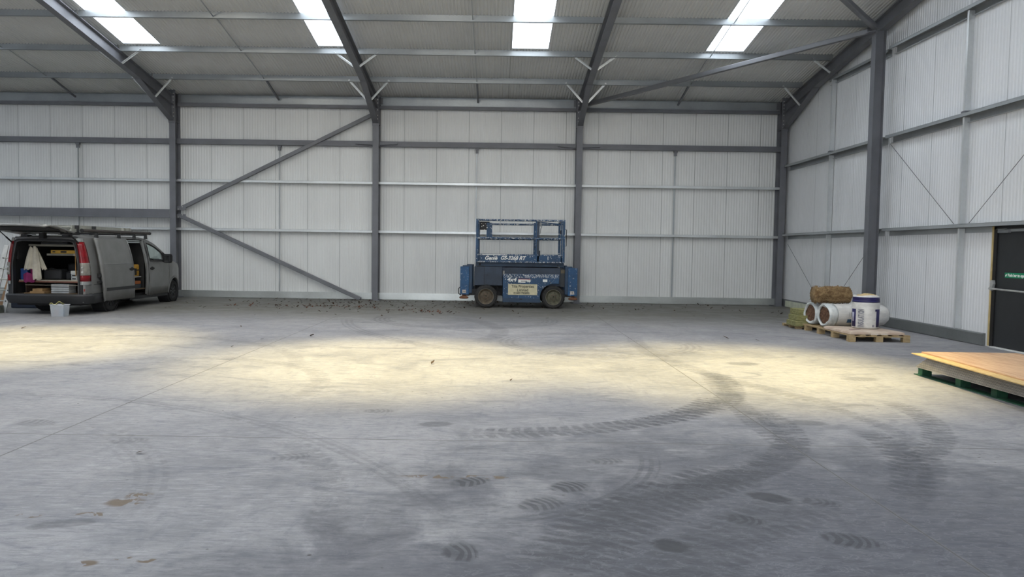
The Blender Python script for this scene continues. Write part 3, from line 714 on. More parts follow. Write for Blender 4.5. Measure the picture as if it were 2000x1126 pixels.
def zbot(x):
    z = .27
    for c in (RXC, FXC):
        if abs(x-c) < AR: z = max(z, .3 + math.sqrt(AR*AR-(x-c)**2)*.98)
    return z
def zbelt(x): return min(1.1, lerp_tab(ZR, x) - .05)
def side_y(x, z):
    w = lerp_tab(HW, x)
    if z <= .9: return w - .02*max(0,(.5-z)/.25)**1.5
    q = min(1, (z-.9)/.8)
    return w - .03*q - .13*q*q*(1 if x < 4.3 else .5)
xs = sorted(set([0,.06,.14,.22,.3,.45,.6] + [round(RXC-AR+AR*2*i/14, 4) for i in range(15)] + [1.7,2.0,2.42,2.85,2.95,3.04,3.2,3.35,3.5,3.65,3.75,3.85,3.95] + [round(FXC-AR+AR*2*i/14, 4) for i in range(15)] + [4.05,4.9,5.02,5.1,5.15,5.2,5.23,5.25]))
def ring(x):
    zb, zl, zr = zbot(x), zbelt(x), lerp_tab(ZR, x)
    zs = max(zl + .02, zr - .055)
    out = []
    for q in (0,.25,.5,.75,1): z = zb + (zl-zb)*q; out.append((side_y(x,z), z))
    lo = min(zl+.06, zs-.005); hi = max(lo+.003, zs-.1)
    for z in (lo, hi, zs): out.append((side_y(x,z), z))
    ys = out[-1][0]
    out += [(ys-.09, zr-.012), (ys*.55, zr+.0), (0, zr+.008)]
    return out
NL = 11
rings = [ring(x) for x in xs]
parts = {k: MB() for k in ('body_shell','front_door','side_window','windscreen')}
vid = {k: {} for k in parts}
def vtx(part, i, j, s):
    d = vid[part]; key = (i, j, s if j < NL-1 else 1)
    if key not in d:
        y, z = rings[i][j]; d[key] = len(parts[part].v); parts[part].v.append((xs[i], -s*y, z))
    return d[key]
for i in range(len(xs)-1):
    xm = (xs[i]+xs[i+1])/2
    for j in range(NL-1):
        for s in (1, -1):
            part = 'body_shell'
            if s == 1 and 2.0 < xm < 2.85 and j < 7: continue          # open sliding door
            if 2.95 < xm < 4.1 and j < 7 and not (j < 1 and False):
                part = 'front_door' if s == 1 else 'body_shell'
                if j == 5 and 3.04 < xm < 3.75: part = 'side_window'
            if j >= 7 and 3.2 < xm < 4.3: part = 'windscreen'
            q = [vtx(part,i,j,s), vtx(part,i+1,j,s), vtx(part,i+1,j+1,s), vtx(part,i,j+1,s)]
            parts[part].f.append(tuple(q))
parts['body_shell'].build('body_shell', paint, V, smooth=40, solid=.02)
parts['front_door'].build('front_door', paint, V, smooth=40, solid=.025)
for sgn_ in (1, -1):
    pw = parts['side_window']; h_ = MB(); keep = [f for f in pw.f if pw.v[f[0]][1]*sgn_ > 0]
    idx = {}
    for f in keep:
        for a in f:
            if a not in idx: idx[a] = len(h_.v); h_.v.append(pw.v[a])
    h_.f = [tuple(idx[a] for a in f) for f in keep]
    h_.build('side_window', glass, V, smooth=60)
parts['windscreen'].build('windscreen', glass, V, smooth=60)
def side_line(pts, r, name, mt, s=1, off=.012, par=None):
    return MB().tube([(x, -s*(side_y(x,z)+off), z) for x, z in pts], r, 6).build(name, mt, par or V, smooth=60)
# seals, trims
side_line([(2.95,.29),(2.95,.7),(2.95,1.1),(2.95,1.4),(2.95,1.66)], .011, 'door_seal', rubber, off=.006)
side_line([(3.02,1.14),(3.02,1.3),(3.02,1.5),(3.02,1.6),(3.2,1.565),(3.45,1.49),(3.75,1.35),(3.8,1.14),(3.5,1.14),(3.02,1.14)], .018, 'window_seal', rubber, off=.004)
MB().prism([(3.76,1.12),(3.76,1.36),(3.9,1.29),(4.1,1.16),(4.12,1.1)], (0,-.845,0), (1,0,0), (0,0,1), (0,-.03,0)).build('quarter_trim', rubber, V)
def strip(x0, x1, z0, z1, name, mt, off=.012, t=.012, n=8):
    m = MB(); vs = []; fs = []
    for i in range(n+1):
        x = x0 + (x1-x0)*i/n
        for z in (z0, z1):
            y = side_y(x, z) + off
            vs += [(x,-y,z),(x,-(y-t),z)]
    for i in range(n):
        a = i*4; b = a+4
        fs += [(a,b,b+2,a+2),(a+1,a+3,b+3,b+1),(a,a+1,b+1,b),(a+2,b+2,b+3,a+3)]
    fs += [(0,2,3,1),(n*4,n*4+1,n*4+3,n*4+2)]
    return m.add(vs, fs).build(name, mt, V)
strip(2.98,4.05,.5,.575,'side_rubbing_strip', plastic)
strip(2.0,4.06,.2,.29,'sill', plastic, off=.0)
# wheels
vt = plain('van_tyre', (.014,.014,.015), .85, 0, .2, 8); hub = plain('dark_wheel_cover', (.03,.031,.033), .45, .3)
for x in (RXC, FXC):
    for s in (1, -1):
        y = -s*.745
        w = MB().lathe([(.19,-.09),(.25,-.098),(.285,-.085),(.3,-.05),(.3,.05),(.285,.085),(.25,.098),(.19,.09)], (x,y,.3), (0,1,0), 36).build('wheel', vt, V, smooth=40)
        r = MB().lathe([(.0001,.06),(.04,.075),(.06,.06),(.1,.05),(.16,.055),(.185,.075),(.197,.08),(.197,.06),(.17,-.04),(.0001,-.05)], (x,y,.3), (0,-s,0), 30, False)
        for q in range(8):
            a = 2*PI*q/8
            r.bar((x+math.cos(a)*.05,y-s*.06,.3+math.sin(a)*.05), (x+math.cos(a)*.17,y-s*.062,.3+math.sin(a)*.17), .035, .02, (0,1,0))
        r.build('wheel_cover', hub, w, smooth=35)
        MB().lathe([(.33,-.2),(.36,-.2),(.36,.08),(.33,.08)], (x,-s*.62,.3), (0,1,0), 24).build('wheel_housing', rubber, V)
        if x == FXC:
            ap = []
            for q in range(15):
                a = PI*(-.02 + 1.04*q/14); ap.append((x+math.cos(a)*(AR+.015), .3+math.sin(a)*(AR+.015)))
            side_line(ap, .022, 'wheel_arch', paint, s, .002)
MB().box(.1,4.9,-.7,.7,.2,.33).build('underbody', rubber, V)
MB().tube([(.3,.35,.22),(.9,.35,.2)], .05, 10).box(.45,.7,-.3,.1,.17,.25).build('exhaust', rubber, V)
# rear frame around the opening
outer = [(-y, z) for y, z in ring(0.0)]; full = [(-p, z) for p, z in [(-o_[0], o_[1]) for o_ in outer]]
R0 = ring(0.0); loop = [(y, z) for y, z in R0] + [(-y, z) for y, z in reversed(R0[:-1])]
def clampi(y, z):
    return (max(-.72, min(.72, y*.9)), max(.43, min(1.61, z*.985)))
m = MB(); n = len(loop); vs = []; fs = []
for y, z in loop: vs.append((0.0, -y, z))
for y, z in loop: a, b = clampi(y, z); vs.append((.0, -a, b))
for y, z in loop: a, b = clampi(y, z); vs.append((.09, -a, b))
for i in range(n):
    k = (i+1) % n
    fs += [(i,k,n+k,n+i),(n+i,n+k,2*n+k,2*n+i)]
m.add(vs, fs).build('rear_door_frame', plain('rear_frame_dark', (.016,.016,.017), .5), V, solid=.01)
lp = [(-.012, -a, b) for a, b in [clampi(y, z) for y, z in loop]]
MB().tube(lp + [lp[0]], .012, 6).build('rear_seal', plain('seal_grey', (.06,.06,.062), .5), V, smooth=60)
# rear roof edge + hinges
MB().box(-.01,.2,-.66,.66,1.66,1.7).build('rear_roof_edge', plain('rear_top_grey', (.09,.09,.09), .5), V, bevel=.015)
m = MB()
for y in (-.45,.45): m.box(-.02,.14,y-.07,y+.07,1.7,1.745)
m.build('tailgate_hinges', plastic, V)
# bumper
bp = []
m = MB()
prof = [(.245,-.02),(.33,-.07),(.42,-.085),(.455,-.06),(.455,.05),(.30,.05),(.245,.05)]
path = []
for s in (1, -1):
    path.append([(.74, s*.872), (.5, s*.882), (.25, s*.885), (.1, s*.86), (.02, s*.77)])
pth = path[0] + [(0.0, .4), (0,0), (0,-.4)] + list(reversed(path[1]))
vs = []; fs = []; kk = len(prof)
for i, (x, y) in enumerate(pth):
    a = Vector(pth[max(i-1,0)]); b = Vector(pth[min(i+1,len(pth)-1)]); d = (b-a).normalized(); nrm = Vector((-d.y, d.x))
    if nrm.dot(Vector((x-.8, y))) < 0: nrm = -nrm
    sc = .35 if i in (0, 1, len(pth)-1, len(pth)-2) else 1
    for z, o_ in prof:
        q = Vector((x, y)) - nrm*o_*sc
        vs.append((q.x, q.y, z))
for i in range(len(pth)-1):
    for j in range(kk): fs.append((i*kk+j, i*kk+(j+1)%kk, (i+1)*kk+(j+1)%kk, (i+1)*kk+j))
fs += [tuple(range(kk)), tuple((len(pth)-1)*kk+j for j in range(kk))]
b = m.add(vs, fs).build('rear_bumper', plastic, V, smooth=40)
MB().box(.0,.03,-.845,-.72,.52,.575).build('bumper_reflector', plain('reflector_red', (.25,.02,.015), .3), b)
strip(.06,.78,.45,.66,'rear_side_cladding', plastic, off=.01, t=.02)
# tail lights (curved round the corner)
red = plain('red_lens', (.17,.006,.01), .15, 0, .25, 10); clear = plain('clear_lens', (.2,.19,.165), .2, 0, .2, 12); silver = plain('light_silver_corner', (.24,.25,.245), .35, .3)
def lamp(s, z0, z1, name, mt, par, bulge=.014, grow=0):
    cs = [(-.012,.765),(-.016,.795),(.0,.825),(.05,.858),(.13,.872),(.19,.874)]
    m = MB(); vs = []; fs = []; nz = 8
    for iz in range(nz+1):
        z = z0 + (z1-z0)*iz/nz
        sh = max(0, (z-.9)/.8); ins = .03*sh + .12*sh*sh
        # lamp narrows upward
        for ic, (x, y) in enumerate(cs):
            x2 = x + (.02*sh if ic < 2 else 0) - (.05*sh*(ic/5)); y2 = y - ins + bulge*(ic/5) + (.03*sh if ic < 2 else 0)
            vs.append((x2-grow, -s*(y2+grow), z))
    k = len(cs)
    for iz in range(nz):
        for ic in range(k-1): fs.append((iz*k+ic, iz*k+ic+1, (iz+1)*k+ic+1, (iz+1)*k+ic))
    return m.add(vs, fs).build(name, mt, par, smooth=60, solid=.016)
for s in (1, -1):
    t_ = lamp(s, .735, 1.6, 'tail_light', red, V)
    c_ = lamp(s, .87, 1.14, 'reversing_lamp', clear, t_, grow=.008)
    m = MB()
    for z in (.94, 1.04): MB().lathe([(.0001,.02),(.02,.018),(.024,0)], (-.016,-s*.815,z), (-1,0,0), 14, False).build('bulb_housing', plain('bulb_white', (.42,.42,.40), .3), t_, smooth=50)
    lamp(s, 1.6, 1.675, 'corner_cap', silver, V, grow=.004)
    lamp(s, .66, .735, 'lower_corner', silver, V, grow=.0)
# sliding door (slid back, standing off the body)
sd = MB(); vs = []; fs = []; zz = [.27,.45,.6,.85,1.06,1.1,1.12,1.3,1.5,1.62,1.69]; nx = 10
for i in range(nx+1):
    for z in zz:
        x = .48 + 1.52*i/nx + (z-.27)*(-.05 if i == nx else .0) - (.06*max(0,(z-1.1)/.6) if i == nx else 0)
        if i == 0: x = .48 + .29*max(0,(1.0-z))/.73*.6
        inset = .008 if (1.12 < z < 1.6 and 0 < i < nx) else 0
        vs.append((x, -(side_y(1.5, z) + .085 - inset), z))
k = len(zz)
for i in range(nx):
    for j in range(k-1): fs.append((i*k+j, (i+1)*k+j, (i+1)*k+j+1, i*k+j+1))
slide = sd.add(vs, fs).build('sliding_door', paint, V, smooth=30, solid=.05)
def sdy(z, o_=.115): return -(side_y(1.5, z) + o_)
MB().prism([(0,0),(1.5,0),(1.5,.07),(0,.07)], (.68,sdy(.53,.105),.495), (1,0,0), (0,0,1), (0,-.014,0)).build('rubbing_strip', plastic, slide)
def handle(x, z, y, par):
    return MB().prism([(-.11,-.015),(-.05,-.03),(0,-.04),(.05,-.03),(.11,-.015),(.11,.015),(.05,.025),(0,.045),(-.05,.025),(-.11,.015)], (x, y, z), (1,0,0), (0,0,1), (0,-.025,0)).build('door_handle', rubber, par, bevel=.006)
handle(1.84, .97, sdy(.97,.108), slide); handle(3.1, .95, -(side_y(3.1,.95)+.008), V)
MB().tube([(1.98-.03*max(0,z-.27)-.04*max(0,(z-1.1)/.6), sdy(z,.098), z) for z in (1.13,1.3,1.5,1.67)], .014, 6).build('bright_edge', plain('bright_door_edge', (.55,.55,.54), .3, .5), slide, smooth=60)
MB().tube([(.62,sdy(1.1,.112),1.105),(1.95,sdy(1.1,.112),1.105)], .008, 6).build('door_crease', plain('crease_light', (.2,.2,.2), .4), slide)
MB().box(.45,.62,-.95,-.87,.82,.9).box(.45,.55,-.95,-.86,.68,.72).build('slide_roller', rubber, slide)
# B pillar / door edge, bright metal
side_line([(2.88,.3),(2.89,.6),(2.89,.9),(2.88,1.1),(2.87,1.35),(2.86,1.55),(2.85,1.66)], .028, 'door_pillar', silver, off=-.03)
side_line([(2.0,1.672),(2.4,1.675),(2.86,1.672)], .014, 'door_track', rubber, off=.0)
# mirror
mr = MB().prism([(-.06,-.11),(.07,-.12),(.11,-.05),(.11,.07),(.06,.12),(-.05,.12),(-.07,.05)], (3.68,-.93,1.2), (1,0,0), (0,0,1), (0,-.19,0)).bar((3.76,-.85,1.14),(3.72,-.95,1.15),.06,.08).build('door_mirror', rubber, V, bevel=.03, seg=3)
MB().box(3.605,3.61,-1.09,-.97,1.1,1.28).build('mirror_glass', plain('mirror_face', (.1,.1,.1), .1, .8), mr)
# tailgate raised to the horizontal
tg = MB(); vs = []; fs = []
pts = [(.16,1.765,.62),(-.1,1.80,.70),(-.35,1.83,.74),(-.62,1.875,.76),(-.86,1.915,.76),(-1.0,1.93,.72),(-1.05,1.90,.62)]
ny = 12
for x, z, hw in pts:
    for q in range(ny+1):
        u = -1 + 2*q/ny
        vs.append((x - .03*(1-u*u) - 0, hw*u, z + .022*(1-u*u) - .008))
for i in range(len(pts)-1):
    for q in range(ny): fs.append((i*(ny+1)+q, i*(ny+1)+q+1, (i+1)*(ny+1)+q+1, (i+1)*(ny+1)+q))
T = tg.add(vs, fs).build('tailgate', plain('tailgate_silver', (.2,.2,.195), .35, .35), V, smooth=40, solid=.035)
MB().bar((-.93,0,1.885),(-.52,0,1.83),1.3,.03).build('tailgate_inner_trim', rubber, T, bevel=.02)
MB().box(-.5,-.05,-.55,.55,1.792,1.8).build('rear_window', plain('dark_rear_glass', (.02,.022,.022), .1), T)
MB().box(-.2,.1,-.7,-.45,1.75,1.79).build('tailgate_arm', rubber, T)
MB().box(-.14,-.02,-.05,.05,1.66,1.78).build('tailgate_latch', rubber, T)
for s in (1, -1):
    MB().tube([(-.45, -s*.72, 1.83), (.02, -s*.73, 1.56)], .011, 6).tube([(-.2, -s*.725, 1.687), (.02, -s*.73, 1.56)], .017, 6).build('gas_strut', rubber, V)
# interior lining
MB().box(.03,2.95,-.78,.78,.43,.455).build('load_floor', plain('load_floor_ply', (.12,.085,.05), .7), V)
MB().box(.1,2.95,.76,.79,.45,1.2).box(.1,2.95,.66,.69,1.2,1.62).box(.1,2.0,-.79,-.76,.45,1.2).box(.1,2.0,-.69,-.66,1.2,1.62).build('side_lining', inner, V)
MB().box(.1,3.0,-.66,.66,1.625,1.64).build('roof_lining', plain('roof_lining', (.05,.05,.052), .8), V)
MB().box(2.93,2.95,-.75,.75,.45,1.6).build('bulkhead', inner, V)
MB().box(3.1,3.55,-.72,-.2,.35,.8).box(3.02,3.18,-.72,-.2,.7,1.42).box(3.02,3.12,-.6,-.3,1.42,1.6).box(3.1,3.55,.2,.72,.35,.8).box(3.02,3.18,.2,.72,.7,1.42).build('seats', plain('seat_cloth', (.03,.03,.035), .9), V, bevel=.04)
MB().box(4.0,4.3,-.72,.72,.7,1.08).tube([(3.85,-.45+.19*math.cos(a),1.0+.19*math.sin(a)) for a in [2*PI*i/16 for i in range(17)]], .015, 6).build('dashboard', rubber, V)
# racking fitted in the van
edge = plain('pale_worn_wood_edge', (.42,.38,.30), .7); redwood = plain('reddish_board_edge', (.17,.07,.045), .7)
bench = MB().box(.2,2.0,-.7,.72,.728,.748).build('work_bench', edge, V)
MB().box(.19,.2,-.7,.72,.695,.726).build('bench_edge', redwood, bench)
MB().box(.2,2.0,-.72,-.7,.455,.728).box(.2,2.0,.56,.575,.455,.728).box(1.4,1.42,-.7,.56,.455,.728).build('bench_support', plain('dark_ply', (.05,.03,.02), .7), bench)
MB().box(.19,.198,-.7,.58,.635,.642).build('bench_rail', edge, bench)
for z, ya, yb in ((1.3,-.66,.1),(1.5,-.64,.5)):
    MB().box(.22,1.9,ya,yb,z,z+.018).box(.212,.22,ya,yb,z-.01,z+.035).build('shelf', plain('grey_shelf', (.16,.15,.12), .6), V)
MB().box(.205,.212,-.64,-.52,1.49,1.55).box(.205,.212,-.645,-.5,1.285,1.34).build('shelf_end_plate', plain('pale_end_plate', (.36,.33,.28), .6), V)
MB().bar((.21,-.535,1.5),(.21,-.545,.85),.02,.012).build('shelf_upright', plain('ochre_wood', (.35,.18,.05), .6), V)

def vobj(mb, name, mat, label, cat, group=None, parent=None, **kw):
    """object built in van coordinates but free-standing (it only rests in or on the van)"""
    o = mb.build(name, mat, parent, **kw)
    if parent is None:
        o.location = VO; o.rotation_euler = (0,0,VR); tag(o, label, cat, group)
    return o
cloth = plain('cream_cloth', (.55,.5,.40), .9, 0, .12, 5); magenta = plain('magenta_cloth', (.2,.015,.09), .9, 0, .2, 6)
# hanging coat : two draped halves
def drape(m, cx, w0, w1, z0, z1, x, amp, lean=0, n=14, rows_=12, ph=0):
    vs = []; fs = []
    for r in range(rows_+1):
        q = r/rows_; z = z0 + (z1-z0)*q; w = w0 + (w1-w0)*math.sin(q*PI/2)
        for i in range(n+1):
            u = i/n - .5
            vs.append((x - amp*math.cos(u*PI)*(.4+.6*q) + .012*math.sin(u*22+ph+q*2)*q, cx + lean*q + u*w, z + (.012*math.sin(u*13+ph) if r == rows_ else 0) - abs(u)*.1*(1-q)))
    for r in range(rows_):
        for i in range(n): fs.append((r*(n+1)+i, r*(n+1)+i+1, (r+1)*(n+1)+i+1, (r+1)*(n+1)+i))
    m.add(vs, fs)
m = MB(); drape(m, .41, .1, .2, 1.49, .98, .17, .07, .07); drape(m, .32, .1, .2, 1.5, .76, .16, .08, -.04, ph=2); drape(m, .33, .06, .12, 1.49, .98, .2, .03, -.19, ph=1)
o = vobj(m, 'hanging_coat', cloth, 'cream cloth coat hanging in the open back of the van', 'coat', smooth=60, solid=.012)
m = MB(); drape(m, .40, .1, .1, 1.2, .72, .2, .05, .0); drape(m, .47, .22, .24, .92, .70, .14, .08, -.02, ph=3)
vobj(m, 'purple_garment', magenta, 'magenta cloth garment bunched under the cream coat in the van', 'garment', smooth=60, solid=.012)
vobj(MB().box(.2,.42,.53,.69,.75,1.0), 'blue_tub', plain('blue_tub', (.02,.06,.22), .5), 'blue plastic tub beside the magenta cloth in the van', 'tub', bevel=.02)
lv = vobj(MB().box(.23,.28,-.6,.02,1.336,1.41), 'spirit_level', plain('yellow_level', (.42,.24,.02), .5), 'yellow spirit level lying on the upper van shelf', 'level', bevel=.004)
vobj(MB().box(.226,.231,-.33,-.2,1.355,1.395).box(.226,.231,-.08,-.02,1.36,1.39), 'level_vial', rubber, '', '', parent=lv)
wb = plain('white_card', (.6,.6,.56), .6); tinm = plain('pale_tin', (.4,.42,.42), .4)
for j, (y, z, mt, lb) in enumerate([(-.46,.749,tinm,'small pale tin at the foot of the stack on the van bench'), (-.46,.82,tinm,'small pale tin in the middle of the stack on the van bench'), (-.45,.89,wb,'small white box on top of the tins on the van bench')]):
    o = vobj(MB().box(.28,.38,y-.065,y+.065,z,z+.068), 'small_box', mt, lb, 'box', 'boxes on the van bench', bevel=.006)
    if j < 2: vobj(MB().box(.277,.28,y-.04,y+.04,z+.02,z+.045), 'box_label', rubber, '', '', parent=o)
for j, y in enumerate((-.57,-.63)):
    vobj(MB().lathe([(.0001,0),(.028,0),(.028,.1),(.012,.12),(.012,.15),(.0001,.15)], (.3+.04*j,y,.749), (0,0,1), 14, False), 'spray_can', tinm, 'grey can on the van bench, %s the small boxes' % ('next to' if j == 0 else 'second along from'), 'can', 'cans on the van bench', smooth=40)
for j, (z, h) in enumerate(((.456,.085),(.545,.115))):
    o = vobj(MB().box(.215,.5,-.38,.02,z,z+h), 'organiser_case', plain('pale_grey_case', (.45,.46,.46), .5), '%s pale grey organiser case under the van bench' % ('lower' if j == 0 else 'upper'), 'case', 'organiser cases', bevel=.01)
    vobj(MB().box(.211,.215,-.38,.02,z+h*.4,z+h*.52), 'case_lid_gap', rubber, '', '', parent=o)
for j, (y0, y1, z, h) in enumerate(((.1,.42,.456,.05),(.14,.36,.507,.055),(.425,.55,.456,.012))):
    vobj(MB().box(.1,.4,y0,y1,z,z+h), 'timber_offcut', plain('offcut_wood', (.32,.19,.08), .7), ['flat wooden offcut on the van floor under the bench, lower of two', 'short wooden offcut lying on another under the van bench', 'thin board lying on the van floor beside the offcuts'][j], 'offcut', bevel=.003)
# dim tool bags and gear on shelves
for j, (x0,x1,y0,y1,z0,z1,lb) in enumerate([(.4,.7,-.1,.3,.749,.98,'dark tool bag on the van bench behind the coat'), (.5,.8,-.42,-.14,.749,.93,'dark tool box in the middle of the van bench'),
        (.3,.6,-.3,.3,1.52,1.6,'grey bundle on the top van shelf'), (1.0,1.4,-.5,.1,.749,1.1,'dark crate at the far end of the van bench')]):
    o = vobj(MB().box(x0,x1,y0,y1,z0,z1), 'tool_bag' if j != 3 else 'tool_crate', plain('dim_bag%d' % j, (.03+.03*(j==2),.03+.03*(j==2),.032+.03*(j==2)), .8), lb, 'tool bag', bevel=.04, seg=3)
    vobj(MB().tube([(x0-.01,y0+.05,z1-.02),(x0-.02,(y0+y1)/2,z1+.03),(x0-.01,y1-.05,z1-.02)], .01, 6), 'bag_handle', rubber, '', '', parent=o)
# side-door contents
sh = MB().box(2.05,2.8,-.74,-.2,.735,.755).build('side_shelf', plain('grey_side_shelf', (.35,.34,.32), .6), V)
MB().box(2.05,2.8,-.2,-.18,.455,1.5).build('side_rack_back', inner, V)
yel = plain('yellow_tool_plastic', (.42,.22,.015), .5, 0, .2, 8)
o = vobj(MB().box(2.3,2.75,-.72,-.4,.757,1.06), 'tool_case', yel, 'yellow and black tool case on the shelf inside the van side door', 'tool case', bevel=.03, seg=3)
vobj(MB().box(2.34,2.6,-.725,-.7,.79,.96).box(2.3,2.75,-.726,-.7,.9,.93), 'case_panel', rubber, '', '', parent=o)
vobj(MB().tube([(2.42,-.56,1.05),(2.42,-.56,1.1),(2.63,-.56,1.1),(2.63,-.56,1.05)], .014, 6), 'case_handle', rubber, '', '', parent=o)
vobj(MB().box(2.1,2.8,-.74,-.3,.457,.56), 'tool_box', plain('dark_tool_box', (.02,.03,.04), .6), 'dark tool box on the floor inside the van side door', 'tool box', bevel=.01)
vobj(MB().box(2.15,2.78,-.74,-.3,.562,.64), 'orange_tool_box', plain('orange_box', (.3,.09,.02), .6), 'orange-brown tool box just inside the van side door sill', 'tool box', bevel=.01)
# roof bars, conduit tube and ladder on the roof
for j, x in enumerate((.75, 1.75, 2.5, 3.1)):
    o = MB().bar((x,-.74,1.80),(x,.74,1.80),.05,.028).build('roof_bar', plastic, V)
    for s in (1, -1):
        MB().prism([(-.05,0),(.05,0),(.028,.1),(-.028,.1)], (x, -s*.69, 1.70), (1,0,0), (0,0,1), (0,s*-.05,0)).build('bar_foot', plastic, o)
tb = vobj(MB().tube([(.35,-.62,1.853),(3.5,-.62,1.853)], .037, 12), 'pipe_carrier', plain('dark_brown_tube', (.045,.035,.03), .5), 'long dark pipe carrier tube along the door side of the van roof bars', 'tube', smooth=40)
vobj(MB().disc((3.5,-.62,1.853), (1,0,0), .042, .03, 12).disc((.32,-.62,1.853), (1,0,0), .042, .03, 12), 'end_cap', rubber, '', '', parent=tb, smooth=40)
lad = plain('weathered_aluminium', (.42,.42,.37), .45, .4)
lr = tag(empty('roof_ladder', VO, VR), 'weathered aluminium extension ladder lying on the van roof bars', 'ladder')
for s in (-1, 1):
    for q in (0, 1):
        MB().box(.3+.1*q,2.95+.1*q,s*(.24-.04*q)-.015-.15,s*(.24-.04*q)+.015-.15,1.82+.08*q,1.89+.08*q).build('ladder_stile', lad, lr)
for q in range(11):
    x = .42 + q*.25
    MB().tube([(x,-.39,1.85),(x,.09,1.85)], .014, 8).tube([(x+.08,-.34,1.925),(x+.08,.04,1.925)], .014, 8).build('ladder_rung', lad, lr, smooth=50)
for x in (.5, 1.2, 2.55, 2.8):
    MB().box(x,x+.07,-.43,-.36,1.81,1.97).build('ladder_clamp', plastic if x < 1.5 else lad, lr)
vobj(MB().tube([(.32,.35,1.84),(2.9,.35,1.84)], .025, 8), 'copper_pipe', plain('timber_batten', (.3,.22,.12), .6), 'brown pipe lying on the van roof bars behind the ladder', 'pipe', smooth=50)

# ------------------------------------------------------------------ things beside the van
# leaning ladder section and timber
lean = tag(empty('leaning_ladder', (-11.03,16.75,0)), 'pale aluminium ladder section leaning beside the back of the van', 'ladder')
for dx, dy in ((0,0),(-.34,.12)):
    st = MB().bar((dx,dy,.0),(dx+.17,dy+.28,1.5),.1,.03,(0,1,0)).build('ladder_stile', plain('pale_ladder', (.5,.5,.48), .45, .2), lean)
    mk = MB()
    for q in range(5): mk.disc((dx+.03+q*.027, dy-.016+.045*q*1.0+.035, .25+q*.24), (0,-1,0), .014, .006, 10)
    mk.build('rung_ends', rubber, st)
for q in range(5):
    z = .25+q*.24; MB().tube([(.17*z/1.5,.28*z/1.5,z),(-.34+.17*z/1.5,.12+.28*z/1.5,z)], .015, 8).build('ladder_rung', lad, lean, smooth=50)
tag(MB().bar((-11.32,17.05,.0),(-10.98,17.5,1.92),.09,.03,(0,1,0)).build('timber_plank', plain('plank_wood', (.36,.22,.12), .7)), 'brown timber plank leaning behind the pale ladder by the van', 'plank')
tag(MB().box(-11.62,-10.98,17.9,18.35,.0,.3).build('storage_crate', plain('dark_blue_crate', (.012,.02,.04), .5), bevel=.02), 'dark blue crate on the floor beyond the van rear wheel', 'crate')
tag(MB().box(-11.2,-10.98,16.45,16.68,.0,.165).build('concrete_block', plain('greenish_block', (.16,.17,.14), .85, 0, .2, 12), bevel=.008), 'greenish grey block on the floor at the foot of the leaning ladder', 'block')
# clear tub
tr = NT('cloudy_plastic'); q1 = tr.n('ShaderNodeBsdfTransparent'); q1.inputs[0].default_value = (.9,.92,.94,1); q2 = tr.n('ShaderNodeBsdfPrincipled'); q2.inputs['Base Color'].default_value = (.62,.65,.68,1); q2.inputs['Roughness'].default_value = .35
qx = tr.n('ShaderNodeMixShader'); qx.inputs[0].default_value = .42; tr.t.links.new(q1.outputs[0], qx.inputs[1]); tr.t.links.new(q2.outputs[0], qx.inputs[2]); tr.t.links.new(qx.outputs[0], tr.out.inputs[0])
tub = tag(empty('plastic_tub', (-9.34,16.02,0)), 'cloudy white plastic tub on the floor below the van bumper', 'tub')
def tap(w0, w1, h):
    return [(-w0,-w0*.8,0),(w0,-w0*.8,0),(w0,w0*.8,0),(-w0,w0*.8,0),(-w1,-w1*.8,h),(w1,-w1*.8,h),(w1,w1*.8,h),(-w1,w1*.8,h)]
MB().add(tap(.125,.145,.25), [(0,3,2,1),(0,1,5,4),(1,2,6,5),(2,3,7,6),(3,0,4,7)]).build('tub_wall', tr.m, tub, solid=.006)
MB().tube([(-.148,-.118,.25),(.148,-.118,.25),(.148,.118,.25),(-.148,.118,.25),(-.148,-.118,.25)], .009, 6).build('tub_rim', plain('tub_rim', (.6,.63,.66), .4), tub)
MB().box(-.172,-.15,-.02,.02,.03,.2).build('tub_handle', plain('tub_grip', (.55,.57,.58), .4), tub, bevel=.008)
tag(MB().box(-9.44,-9.35,15.95,16.07,.01,.13).build('red_packet', plain('faded_red', (.45,.12,.12), .6), bevel=.03), 'faded red packet inside the cloudy tub', 'packet')
tag(MB().box(-9.33,-9.25,15.95,16.07,.01,.16).build('blue_packet', plain('faded_blue', (.1,.3,.5), .6), bevel=.03), 'faded blue packet inside the cloudy tub', 'packet')
m = MB(); vs = []; fs = []
for i in range(9):
    for j in range(4):
        u = i/8; vs.append((-9.52+.24*u, 15.93+.05*j, .255+.05*u+.03*math.sin(u*9+j)+ (0 if j < 3 else -.02)))
for i in range(8):
    for j in range(3): fs.append((i*4+j,(i+1)*4+j,(i+1)*4+j+1,i*4+j+1))
tag(m.add(vs, fs).build('yellow_cloth', plain('pale_yellow_cloth', (.5,.47,.2), .9), smooth=60, solid=.008), 'pale yellow cloth draped over the rim of the cloudy tub', 'cloth')

